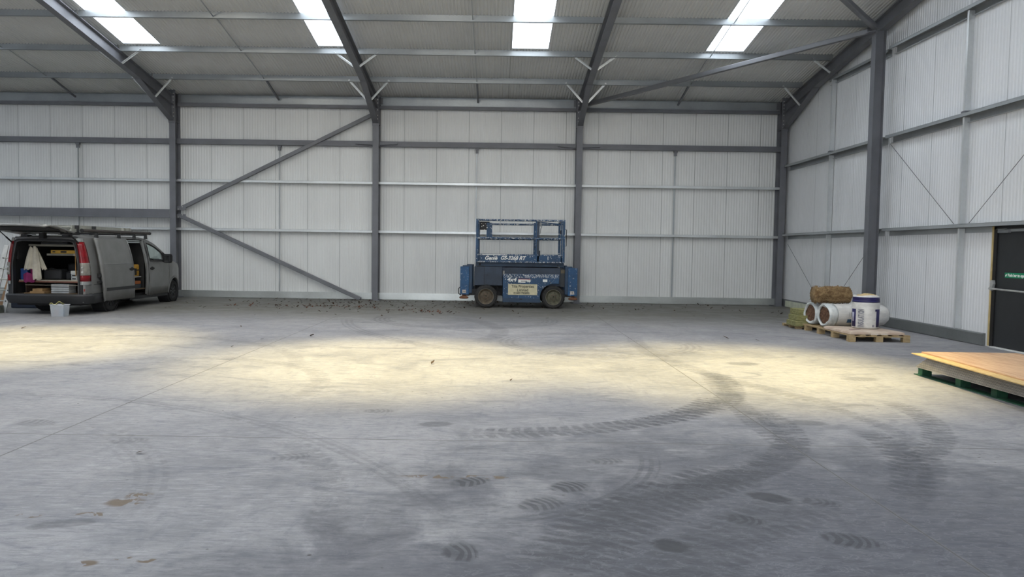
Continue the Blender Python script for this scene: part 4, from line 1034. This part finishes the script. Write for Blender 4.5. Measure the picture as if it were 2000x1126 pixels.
# ------------------------------------------------------------------ wooden pallets with insulation
wood = NT('pallet_wood'); wp = wood.obj(); wn = wood.noise(wood.mapping(wp, (2,14,14)), 3, 5, .6)
wood = wood.bsdf(wood.mix(wood.ss(wn, .3, .7), (.30,.21,.10), (.46,.35,.20)), .75)
greenw = NT('green_pallet_paint'); wp = greenw.obj(); wn = greenw.noise(wp, 5, 4, .6)
greenw = greenw.bsdf(greenw.mix(greenw.ss(wn, .35, .7), (.008,.05,.028), (.02,.10,.05)), .7)
def pallet(name, loc, rz, lx, ly, xb, yb, mat, label, h=.125, bottom=True):
    """lx along local x, ly along local y; blocks at xb x yb"""
    r = tag(empty(name, loc, rz), label, 'pallet')
    t = .018; bw = .1
    n = max(4, int(lx/.16))
    for i in range(n):
        a = i*(lx-.1)/(n-1); MB().box(a, a+.1, 0, ly, h-t, h).build('deck_board', mat, r)
    for y in yb: MB().box(0, lx, y, y+.1, h-2*t, h-t-.0005).build('stringer_board', mat, r)
    for x in xb:
        for y in yb: MB().box(x, x+.125, y, y+.1, t if bottom else 0, h-2*t-.0005).build('block', mat, r, bevel=.003)
    if bottom:
        for y in yb: MB().box(0, lx, y, y+.1, 0, t-.0005).build('base_board', mat, r)
    return r
PA = pallet('wooden_pallet', (6.36,13.46,0), 0, 1.1, 2.05, [0,.49,.975], [0,.64,1.26,1.87], wood, 'long new wooden pallet carrying the wrapped insulation rolls', bottom=False)
# the back pallet
pallet('wooden_pallet', (6.28,15.6,0), 0, 1.0, .8, [0,.45,.87], [.02,.35,.7], wood, 'small wooden pallet under the green wool slabs', h=.06, bottom=False)
slab = NT('green_mineral_wool'); sp = slab.obj(); sn = slab.noise(slab.mapping(sp, (1,1,6)), 12, 4, .6)
slab = slab.bsdf(slab.mix(slab.ss(sn, .3, .7), (.17,.165,.06), (.29,.28,.13)), .95, 0, sn, .5, .02)
for j, (x0, y0, lx, ly, z, h) in enumerate([(6.23,15.55,.75,.5,.06,.11),(6.29,15.6,.7,.5,.17,.115),(6.35,15.68,.65,.5,.285,.12)]):
    tag(MB().box(x0,x0+lx,y0,y0+ly,z,z+h).build('wool_slab', slab, bevel=.012), ['bottom green mineral wool slab of the stack beside the wrapped rolls', 'middle green mineral wool slab of the stack beside the wrapped rolls', 'topmost green mineral wool slab of the stack beside the wrapped rolls'][j], 'insulation slab', 'green wool slabs')
# flat sack
sack = NT('paper_sack'); sp2 = sack.obj(); sn2 = sack.noise(sp2, 5, 4, .6)
sack = sack.bsdf(sack.mix(sack.ss(sn2, .35, .65), (.50,.38,.30), (.62,.52,.42)), .6)
m = MB(); vs = []; fs = []; N1, N2 = 18, 18
for i in range(N1+1):
    for j in range(N2+1):
        rm = lambda k, N: (0, .004, .014, .035)[k] if k < 4 else ((1, .996, .986, .965)[N-k] if N-k < 4 else .035+.93*(k-3)/(N-6))
        u, w = rm(i, N1), rm(j, N2)
        ed = min(u, 1-u, w, 1-w)
        vs.append((6.40+u*.98-.04*w, 13.50+w*1.02, .131 + (.036*min(1, ed*250) + .014*min(1, ed*30)) + .003*math.sin(u*9)*math.sin(w*8)))
for i in range(N1):
    for j in range(N2): fs.append((i*(N2+1)+j,(i+1)*(N2+1)+j,(i+1)*(N2+1)+j+1,i*(N2+1)+j+1))
nb = len(vs)
vs += [(x, y, .1265) for x, y, z in vs]
fs += [tuple(a+nb for a in reversed(f)) for f in list(fs)]
sk = tag(m.add(vs, fs).build('flat_sack', sack, smooth=60), 'flat pinkish paper-wrapped sack lying on the front of the long pallet', 'sack')
MB().box(6.77,6.9,13.49,13.5,.128,.15).box(6.95,7.06,13.49,13.5,.128,.15).build('sack_label', plain('sack_pale_print', (.7,.62,.55), .6), sk)
MB().bar((6.5,13.75,.186),(6.74,13.85,.186),.03,.004).bar((7.0,14.2,.186),(7.2,14.1,.186),.04,.004).build('sack_print', plain('sack_dark_print', (.2,.1,.12), .6), sk)
# wrapped rolls
film = NT('white_wrap_film'); fp = film.obj(); fn_ = film.noise(film.mapping(fp, (1,3,3)), 4, 5, .6)
film = film.bsdf(film.mix(film.ss(fn_, .35, .65), (.58,.57,.55), (.72,.71,.68)), .28, 0, fn_, .35, .02)
film_b = NT('bluish_wrap_film'); fp = film_b.obj(); fn_ = film_b.noise(fp, 6, 5, .7)
film_b = film_b.bsdf(film_b.mix(film_b.ss(fn_, .35, .65), (.50,.54,.55), (.70,.72,.71)), .25, 0, fn_, .6, .03)
wool = NT('brown_glass_wool'); wp = wool.obj(); w1 = wool.noise(wool.mapping(wp, (1,1,2)), 7, 6, .75, 1.2); w2 = wool.noise(wp, 30, 4, .7)
wool = wool.bsdf(wool.mix(wool.ss(w1, .3, .72), (.16,.085,.035), (.52,.36,.18)), .95, 0, wool.M('ADD', w1, wool.M('MULTIPLY', w2, .5)), 1., .05)
wool_end = NT('brown_wool_end'); wp = wool_end.obj(); w1 = wool_end.noise(wp, 22, 5, .8, .6)
wool_end = wool_end.bsdf(wool_end.mix(wool_end.ss(w1, .35, .65), (.09,.045,.03), (.25,.14,.085)), .95, 0, w1, .8, .03)
navy = plain('navy_print', (.015,.012,.09), .45, 0, .1); grey_ink = plain('grey_print', (.24,.24,.27), .5); blue_ink = plain('blue_panel_print', (.03,.10,.22), .45)
def roll(name, base, axis, R, Lh, label, seed, sag=.0):
    """roll lying along axis from base (centre of the open end)"""
    rnd = random.Random(seed); ax = Vector(axis).normalized()
    r = tag(empty(name, base), label, 'insulation roll', 'wrapped insulation rolls')
    s = ax.cross(Vector((0,0,1))).normalized(); u = Vector((0,0,1))
    n = 40; st = [(0,.74),(.0,.86),(.012,.95),(.05,1.0),(.1,1.0),(.3,1.01),(.6,1.0),(.85,1.0),(.93,.97),(.99,.86),(1.03,.68),(1.05,.45),(1.055,.15)]
    m = MB(); vs = []; fs = []
    ph = [rnd.random()*6 for _ in range(4)]
    for t_, q in st:
        for k in range(n):
            a = 2*PI*k/n
            wob = 1 + (.045*math.sin(3*a+ph[0]) + .03*math.sin(5*a+ph[1]))*(1.2 if t_ < .02 else .25)
            if t_ > .95: wob = 1 + .03*math.sin(9*a)
            rad = R*q*wob
            p = s*math.cos(a)*rad + u*math.sin(a)*rad*(1 - sag)
            if p.z < -R*.97: p.z = -R*.97
            vs.append(ax*(t_*Lh) + p)
    for i in range(len(st)-1):
        for k in range(n): fs.append((i*n+k, i*n+(k+1)%n, (i+1)*n+(k+1)%n, (i+1)*n+k))
    fs.append(tuple((len(st)-1)*n+k for k in range(n)))
    m.add(vs, fs); w = m.build('wrapper', film, r, smooth=60)
    c = MB(); vs = []; fs = []
    for ri, q in enumerate((.82,.6,.35,.12)):
        for k in range(n):
            a = 2*PI*k/n; vs.append(ax*(.012+rnd.random()*.02) + s*math.cos(a)*R*q + u*math.sin(a)*R*q)
    for i in range(3):
        for k in range(n): fs.append((i*n+k, i*n+(k+1)%n, (i+1)*n+(k+1)%n, (i+1)*n+k))
    fs.append(tuple(3*n+k for k in range(n)))
    c.add(vs, fs).build('wool_core', wool_end, r, smooth=60)
    # crumpled translucent collar of film at the open end
    b = MB(); vs = []; fs = []
    for i, (t_, q) in enumerate([(-.005,.78),(-.022,.9),(-.008,1.01),(.05,1.025),(.11,1.022),(.16,1.012)]):
        for k in range(n):
            a = 2*PI*k/n; wob = 1+(.03*math.sin(3*a+ph[0])+.015*math.sin(7*a+ph[2]))*(1 if i < 3 else .2)
            z_ = math.sin(a)*R*q*wob
            vs.append(ax*(t_+.004*math.sin(5*a)) + s*math.cos(a)*R*q*wob + u*max(z_, -R*.985))
    for i in range(5):
        for k in range(n): fs.append((i*n+k, i*n+(k+1)%n, (i+1)*n+(k+1)%n, (i+1)*n+k))
    b.add(vs, fs).build('film_collar', film_b, r, smooth=60, solid=.004)
    return r, s, u, ax, w
def wrap_patch(m, base_r, ax, s, u, R, t0, t1, a0, a1, n=8, off=.003):
    vs = []; fs = []
    for i in range(n+1):
        a = a0 + (a1-a0)*i/n
        p = (s*math.cos(a) + u*math.sin(a))*(R+off)
        vs += [ax*t0 + p, ax*t1 + p]
    for i in range(n): fs.append((2*i,2*i+1,2*i+3,2*i+2))
    return m.add(vs, fs)
RR = .225
ax2 = Vector((.985,.17,0))
r2, s_, u_, a_x, w2_ = roll('insulation_roll', (6.57,14.98,.127+RR), ax2, RR, 1.3, 'white film-wrapped insulation roll lying on the pallet, in front of its twin, with grey lettering', 3)
# printed panel and lettering on the side facing the room
m = wrap_patch(MB(), None, a_x, s_, u_, RR*1.01, .36, .95, -.62, -.28); m.build('blue_panel', blue_ink, r2, solid=.002)
m = MB()
def arc_text(strg, t0, dt, ang, hh, col, par):
    for i, ch in enumerate(strg):
        o = text('lettering', ch, hh, col, par, (0,0,0), (0,0,0), ext=.001, offset=.001, sx=.62)
        p = a_x*(t0+dt*i) + (s_*math.cos(ang)+u_*math.sin(ang))*(RR*1.01+.004)
        nrm = (s_*math.cos(ang)+u_*math.sin(ang)); upv = nrm.cross(a_x); upv = upv if upv.z > 0 else -upv
        xv = upv.cross(nrm)
        mm = Matrix((xv*.62, upv, nrm)).transposed().to_4x4(); mm.translation = p
        o.matrix_local = mm
arc_text('INSULATION', .40, .052, .1, .12, grey_ink, w2_)
roll('insulation_roll', (6.50,15.47,.125+RR), ax2, RR, 1.28, 'white film-wrapped insulation roll lying behind its twin, next to the green slabs', 5)
# standing roll
ST = tag(empty('insulation_roll', (6.985,14.16,.19)), 'upright white insulation roll with navy bands standing on the flat sack', 'insulation roll', 'wrapped insulation rolls')
RS, HS = .238, .6
n = 40; vs = []; fs = []
prof = [(.0,.93),(.02,.985),(.12,1.0),(.4,1.0),(.5,.985),(.535,.955),(.55,.955),(.565,.975),(.6,.95),(.615,.86),(.60,.7)]
for z, q in prof:
    for k in range(n):
        a = 2*PI*k/n; wob = 1 + .012*math.sin(4*a+1)+.008*math.sin(7*a)
        vs.append((math.cos(a)*RS*q*wob, math.sin(a)*RS*q*wob, z + (.01*math.sin(3*a) if z > .58 else 0)))
for i in range(len(prof)-1):
    for k in range(n): fs.append((i*n+k, i*n+(k+1)%n, (i+1)*n+(k+1)%n, (i+1)*n+k))
fs.append(tuple(range(n)))
stw = MB().add(vs, fs).build('wrapper', film, ST, smooth=60)
m = MB(); vs = []; fs = []; rnd = random.Random(2)
for i, q in enumerate((.86,.6,.3,.08)):
    for k in range(24):
        a = 2*PI*k/24; vs.append((math.cos(a)*RS*q, math.sin(a)*RS*q, .592 + (.0 if i == 0 else .018+.035*(1-q)*(1 if math.cos(a-.2) > -.3 else .3)) + rnd.random()*.012))
for i in range(3):
    for k in range(24): fs.append((i*24+k, i*24+(k+1)%24, (i+1)*24+(k+1)%24, (i+1)*24+k))
fs.append(tuple(3*24+k for k in range(24)))
m.add(vs, fs).build('wool_top', plain('cream_wool', (.55,.42,.22), .95, 0, .25, 9), ST, smooth=60)
def cyl_patch(a0, a1, z0, z1, mt, name, off=.003, par=None, nn=14):
    m = MB(); vs = []; fs = []
    for i in range(nn+1):
        a = a0+(a1-a0)*i/nn; wob = 1 + .012*math.sin(4*a+1)+.008*math.sin(7*a)
        for z in (z0, z1):
            q = lerp_tab([(0,.93),(.02,.985),(.12,1.0),(.4,1.0),(.5,.985),(.535,.955),(.55,.955),(.565,.975),(.6,.95)], z)
            vs.append((math.cos(a)*(RS*q*wob+off), math.sin(a)*(RS*q*wob+off), z))
    for i in range(nn): fs.append((2*i,2*i+2,2*i+3,2*i+1))
    return m.add(vs, fs).build(name, mt, par or ST, smooth=60, solid=.002)
bnd = cyl_patch(0, 2*PI, .488, .533, navy, 'navy_band', nn=40); cyl_patch(0, 2*PI, .553, .585, navy, 'navy_band', nn=40); cyl_patch(0,2*PI,.533,.553, navy, 'navy_band', off=.004, nn=40)
FA = -PI/2 - .44*0 + math.atan2(6.985, 14.16)*-1      # direction that faces the camera
FA = math.atan2(-14.16, -6.985)
cyl_patch(FA-1.22, FA-.75, .03, .36, navy, 'navy_panel'); cyl_patch(FA+.86, FA+1.3, .03, .365, navy, 'navy_panel'); cyl_patch(FA+.72, FA+.9, .325, .365, navy, 'navy_panel')
pnl = cyl_patch(FA-1.12, FA-.9, .13, .3, plain('pale_panel', (.4,.4,.5), .5), 'panel_print', off=.006); cyl_patch(FA+.5, FA+.68, .04, .05, navy, 'navy_mark'); cyl_patch(FA+.5, FA+.68, .065, .075, navy, 'navy_mark')
for i, ch in enumerate('INSULATION'):
    a = FA - .3; z = .035 + .034*i
    o = text('lettering', ch, .135, grey_ink, stw, (0,0,0), (0,0,0), ext=.001, offset=.006)
    nrm = Vector((math.cos(a), math.sin(a), 0)); xv = Vector((0,0,1)); yv = nrm.cross(xv)
    wob = 1 + .012*math.sin(4*a+1)+.008*math.sin(7*a)
    mm = Matrix((xv*.42, yv, nrm)).transposed().to_4x4(); mm.translation = nrm*(RS*1.0*wob+.004) + Vector((0,0,z)); o.matrix_local = mm
# unwrapped brown roll resting on the lying rolls
BR = tag(empty('wool_roll', (6.82,15.28,.735)), 'unwrapped brown glass wool roll lying on top of the white rolls', 'insulation roll')
m = MB(); vs = []; fs = []; rnd = random.Random(11); nn_, kk_ = 34, 44
for i in range(nn_+1):
    u = i/nn_
    for k in range(kk_):
        a = 2*PI*k/kk_
        R_ = .168*(1 + .05*math.sin(3*a+u*4) + .05*math.sin(2*a+1+u*7) + .045*math.cos(4*a-PI)) * (1 if 0 < i < nn_ else .9)
        R_ += (rnd.random()-.5)*.034
        x = -.39 + .78*u + (rnd.random()-.5)*.02
        vs.append((x*.985, x*.1 + math.cos(a)*R_*.92, max(-.15, math.sin(a)*R_*1.02)))
for i in range(nn_):
    for k in range(kk_): fs.append((i*kk_+k, i*kk_+(k+1)%kk_, (i+1)*kk_+(k+1)%kk_, (i+1)*kk_+k))
fs += [tuple(range(kk_)), tuple(nn_*kk_+k for k in range(kk_))]
MB().add(vs, fs).build('wool_body', wool, BR, smooth=80)
m = MB()
for q in range(420):
    a = rnd.random()*2*PI; x = (rnd.random()-.5)*.76; R_ = .163
    p = Vector((x, x*.1+math.cos(a)*R_*.92, max(-.15, math.sin(a)*R_*1.02)))
    d = Vector((rnd.random()-.5, rnd.random()-.5, rnd.random()-.5))*.075; nrm = Vector((0, math.cos(a), math.sin(a)))*.007
    m.tube([p, p+nrm+d*.5, p+nrm*.6+d], [.006,.007,.002], 4)
fz = m.build('wool_tufts', wool, BR); fz['kind'] = 'stuff'

# ------------------------------------------------------------------ boards on green pallet
GP = pallet('green_pallet', (5.55,6.6,0), 0, 1.1, 3.24, [0,.48,.95], [0,.55,1.1,1.65,2.3,3.1], greenw, 'green painted pallet under the stack of boards near the fire exit door', h=.115, bottom=False)
MB().box(-.02,.1,-.02,3.26,0,.012).build('base_board', greenw, GP)
bd = plain('grey_board', (.25,.235,.22), .8, 0, .15, 5); bd2 = plain('pale_grey_board', (.31,.29,.26), .8, 0, .15, 5)
osb = NT('tan_board'); op = osb.obj(); on = osb.noise(osb.mapping(op, (8,2,8)), 4, 5, .6)
osb = osb.bsdf(osb.mix(osb.ss(on, .3, .7), (0.520,0.351,0.143), (0.676,0.494,0.234)), .7)
ply = NT('pinkish_plywood'); op = ply.obj(); on = ply.noise(ply.mapping(op, (9,1,9)), 2.5, 6, .65, .5); o2 = ply.noise(op, .9, 3)
ply = ply.bsdf(ply.mix(ply.ss(on, .3, .7), ply.mix(ply.ss(o2, .35, .65), (0.468,0.260,0.143), (0.546,0.325,0.195)), (0.689,0.468,0.286)), .6)
nb_ = 12; z = .1165
for i in range(nb_):
    f = i/(nb_-1)
    x0 = 5.47 + .03*f + .008*random.random(); y1 = 9.72 - .2*f + .012*random.random(); h = .0128
    o = MB().box(x0, x0+1.2, 6.6, y1, z, z+h-.0028).build('building_board', bd if i % 2 else bd2)
    tag(o, ['bottom', 'second', 'third', 'fourth', 'fifth', 'sixth', 'seventh', 'eighth', 'ninth', 'tenth', 'eleventh', 'twelfth'][i] + (' grey building board%s of the stack on the green pallet' % (' up' if i else '')), 'board', 'stacked grey boards')
    z += h
def slanted(x_far, x_near, w, yf, yn, z0, z1):
    q = [(x_near,yn),(x_near+w,yn),(x_far+w,yf),(x_far,yf)]
    return MB().add([(x,y,z0) for x,y in q]+[(x,y,z1) for x,y in q], [(0,3,2,1),(4,5,6,7),(0,1,5,4),(1,2,6,5),(2,3,7,6),(3,0,4,7)])
tag(slanted(5.49, 5.25, 1.2, 9.87, 6.3, z, z+.011).build('tan_board', osb), 'tan fibreboard sheet sticking out beneath the pink plywood on the stack', 'board')
z += .0115
tag(slanted(5.63, 5.39, 1.25, 9.88, 6.3, z, z+.017).build('plywood_sheet', ply, bevel=.002), 'pinkish plywood sheet lying on top of the board stack', 'board')

# ------------------------------------------------------------------ leaves
leaf_m = plain('dead_leaf', (.06,.035,.02), .9, 0, .4, 30); leaf_r = plain('russet_leaf', (.12,.045,.025), .9, 0, .4, 30)
def leaf(m, x, y, s, rnd):
    a = rnd.random()*2*PI; ca, sa = math.cos(a), math.sin(a); c = (.2+rnd.random()*.5)*s
    pts = [(-.5,0,0),(-.2,.22,c*.4/s),(.2,.2,c*.5/s),(.5,0,c/s*.8),(.2,-.2,c*.6/s),(-.2,-.22,c*.3/s)]
    m.add([(x+(px*ca-py*sa)*s, y+(px*sa+py*ca)*s, .004+pz*s) for px, py, pz in pts], [(0,1,2,3),(0,3,4,5)])
rnd = random.Random(4)
for nm, mt, cnt, lb in (('fallen_leaves', leaf_m, 430, 'dark dead leaves scattered along the floor below the back wall'), ('fallen_leaves', leaf_r, 170, 'russet dead leaves blown into drifts between van and lift')):
    m = MB()
    for q in range(cnt):
        if mt is leaf_r:
            cx, cy = rnd.choice([(-6.6,19.7),(-5.1,19.6),(-4.6,19.9),(-2.3,18.9),(-1.4,18.4),(-3.4,19.6),(-.6,21.7)])
            x, y = cx+rnd.gauss(0,.35), cy+rnd.gauss(0,.25)
        else:
            x = rnd.triangular(-8.5, 2.2, -3.5) if q % 6 else rnd.uniform(2,8); y = 22.5 - abs(rnd.gauss(0, 2.1))
            if y < 16.5: y = 20.5
        leaf(m, x, y, .035+rnd.random()*.075, rnd)
    o = m.build(nm, mt); tag(o, lb, 'leaves', None, 'stuff')
for x, y, s in [(-3.19,13.02,.14),(-2.64,5.53,.07),(-.84,10.13,.09),(-3.9,12.5,.08),(-4.05,11.5,.06),(-8.6,13.6,.1),(1.2,17.2,.09),(4.2,13.6,.12),(4.7,13.4,.08),(-4.9,14.4,.05),(.2,8.9,.05)]:
    m = MB(); leaf(m, 0, 0, s, rnd)
    o = m.build('dead_leaf', leaf_m, loc=(x,y,0)); tag(o, 'single dead leaf lying on the open concrete floor', 'leaf', 'stray leaves on the open floor')

# ------------------------------------------------------------------ light
world = bpy.data.worlds.new('world'); SC.world = world; world.use_nodes = True
bg = world.node_tree.nodes['Background']; bg.inputs[0].default_value = (.89,.94,1,1); bg.inputs[1].default_value = 6.8
def portal(x, y, z, sx, sy, rot):
    l = bpy.data.lights.new('portal', 'AREA'); l.shape = 'RECTANGLE'; l.size = sx; l.size_y = sy; l.cycles.is_portal = True
    o = bpy.data.objects.new('daylight_portal', l); C.objects.link(o); o.location = (x,y,z); o.rotation_euler = rot
sa = math.atan(SL)
for s0, s1 in SKY:
    for y0, y1, sg_ in ((SY0, SY1, 1), (6.2, -3.6, -1)):
        yc = (y0+y1)/2
        portal((s0+s1)/2, yc, roof_z(yc)+.06, s1-s0, abs(y0-y1)/math.cos(sa), (-sa*sg_, 0, 0))
portal(-2.75, YF-.05, 2.5, 6.5, 5.0, (PI/2, 0, 0))
def spot(x, y, z, power, size, blend, col):
    l = bpy.data.lights.new('high_bay_and_fill', 'SPOT'); l.energy = power; l.spot_size = math.radians(size); l.spot_blend = blend; l.color = col; l.shadow_soft_size = .18
    o = bpy.data.objects.new('high_bay_and_fill', l); C.objects.link(o); o.location = (x,y,z)
    return o
WARM = (1,.82,.37)
for x, y in ((-7.6,11.6),(-1.55,10.2),(3.3,10.1)):
    spot(x, y, 7.2, 4850 if x < 2 else 5000, 52, .9, WARM)
    spot(x, y, 7.2, 700 if x < 2 else 400, 120, .7, (1,.93,.8))  # added wide fill, lifts the foreground floor
    spot(x, y, 7.2, 330, 100, .8, (1,.93,.80)).rotation_euler = (math.radians(52), 0, math.radians(0 if x < 2 else 12))  # added flood tilted at the back wall to brighten it, not a hanging high bay
SC.view_settings.view_transform = 'Standard'; SC.view_settings.look = 'None'; SC.view_settings.gamma = 1; SC.view_settings.use_curve_mapping = False
SC.view_settings.exposure = -0.05
SC.cycles.max_bounces = 8; SC.cycles.diffuse_bounces = 5; SC.cycles.transparent_max_bounces = 12
SC.cycles.sample_clamp_indirect = 6
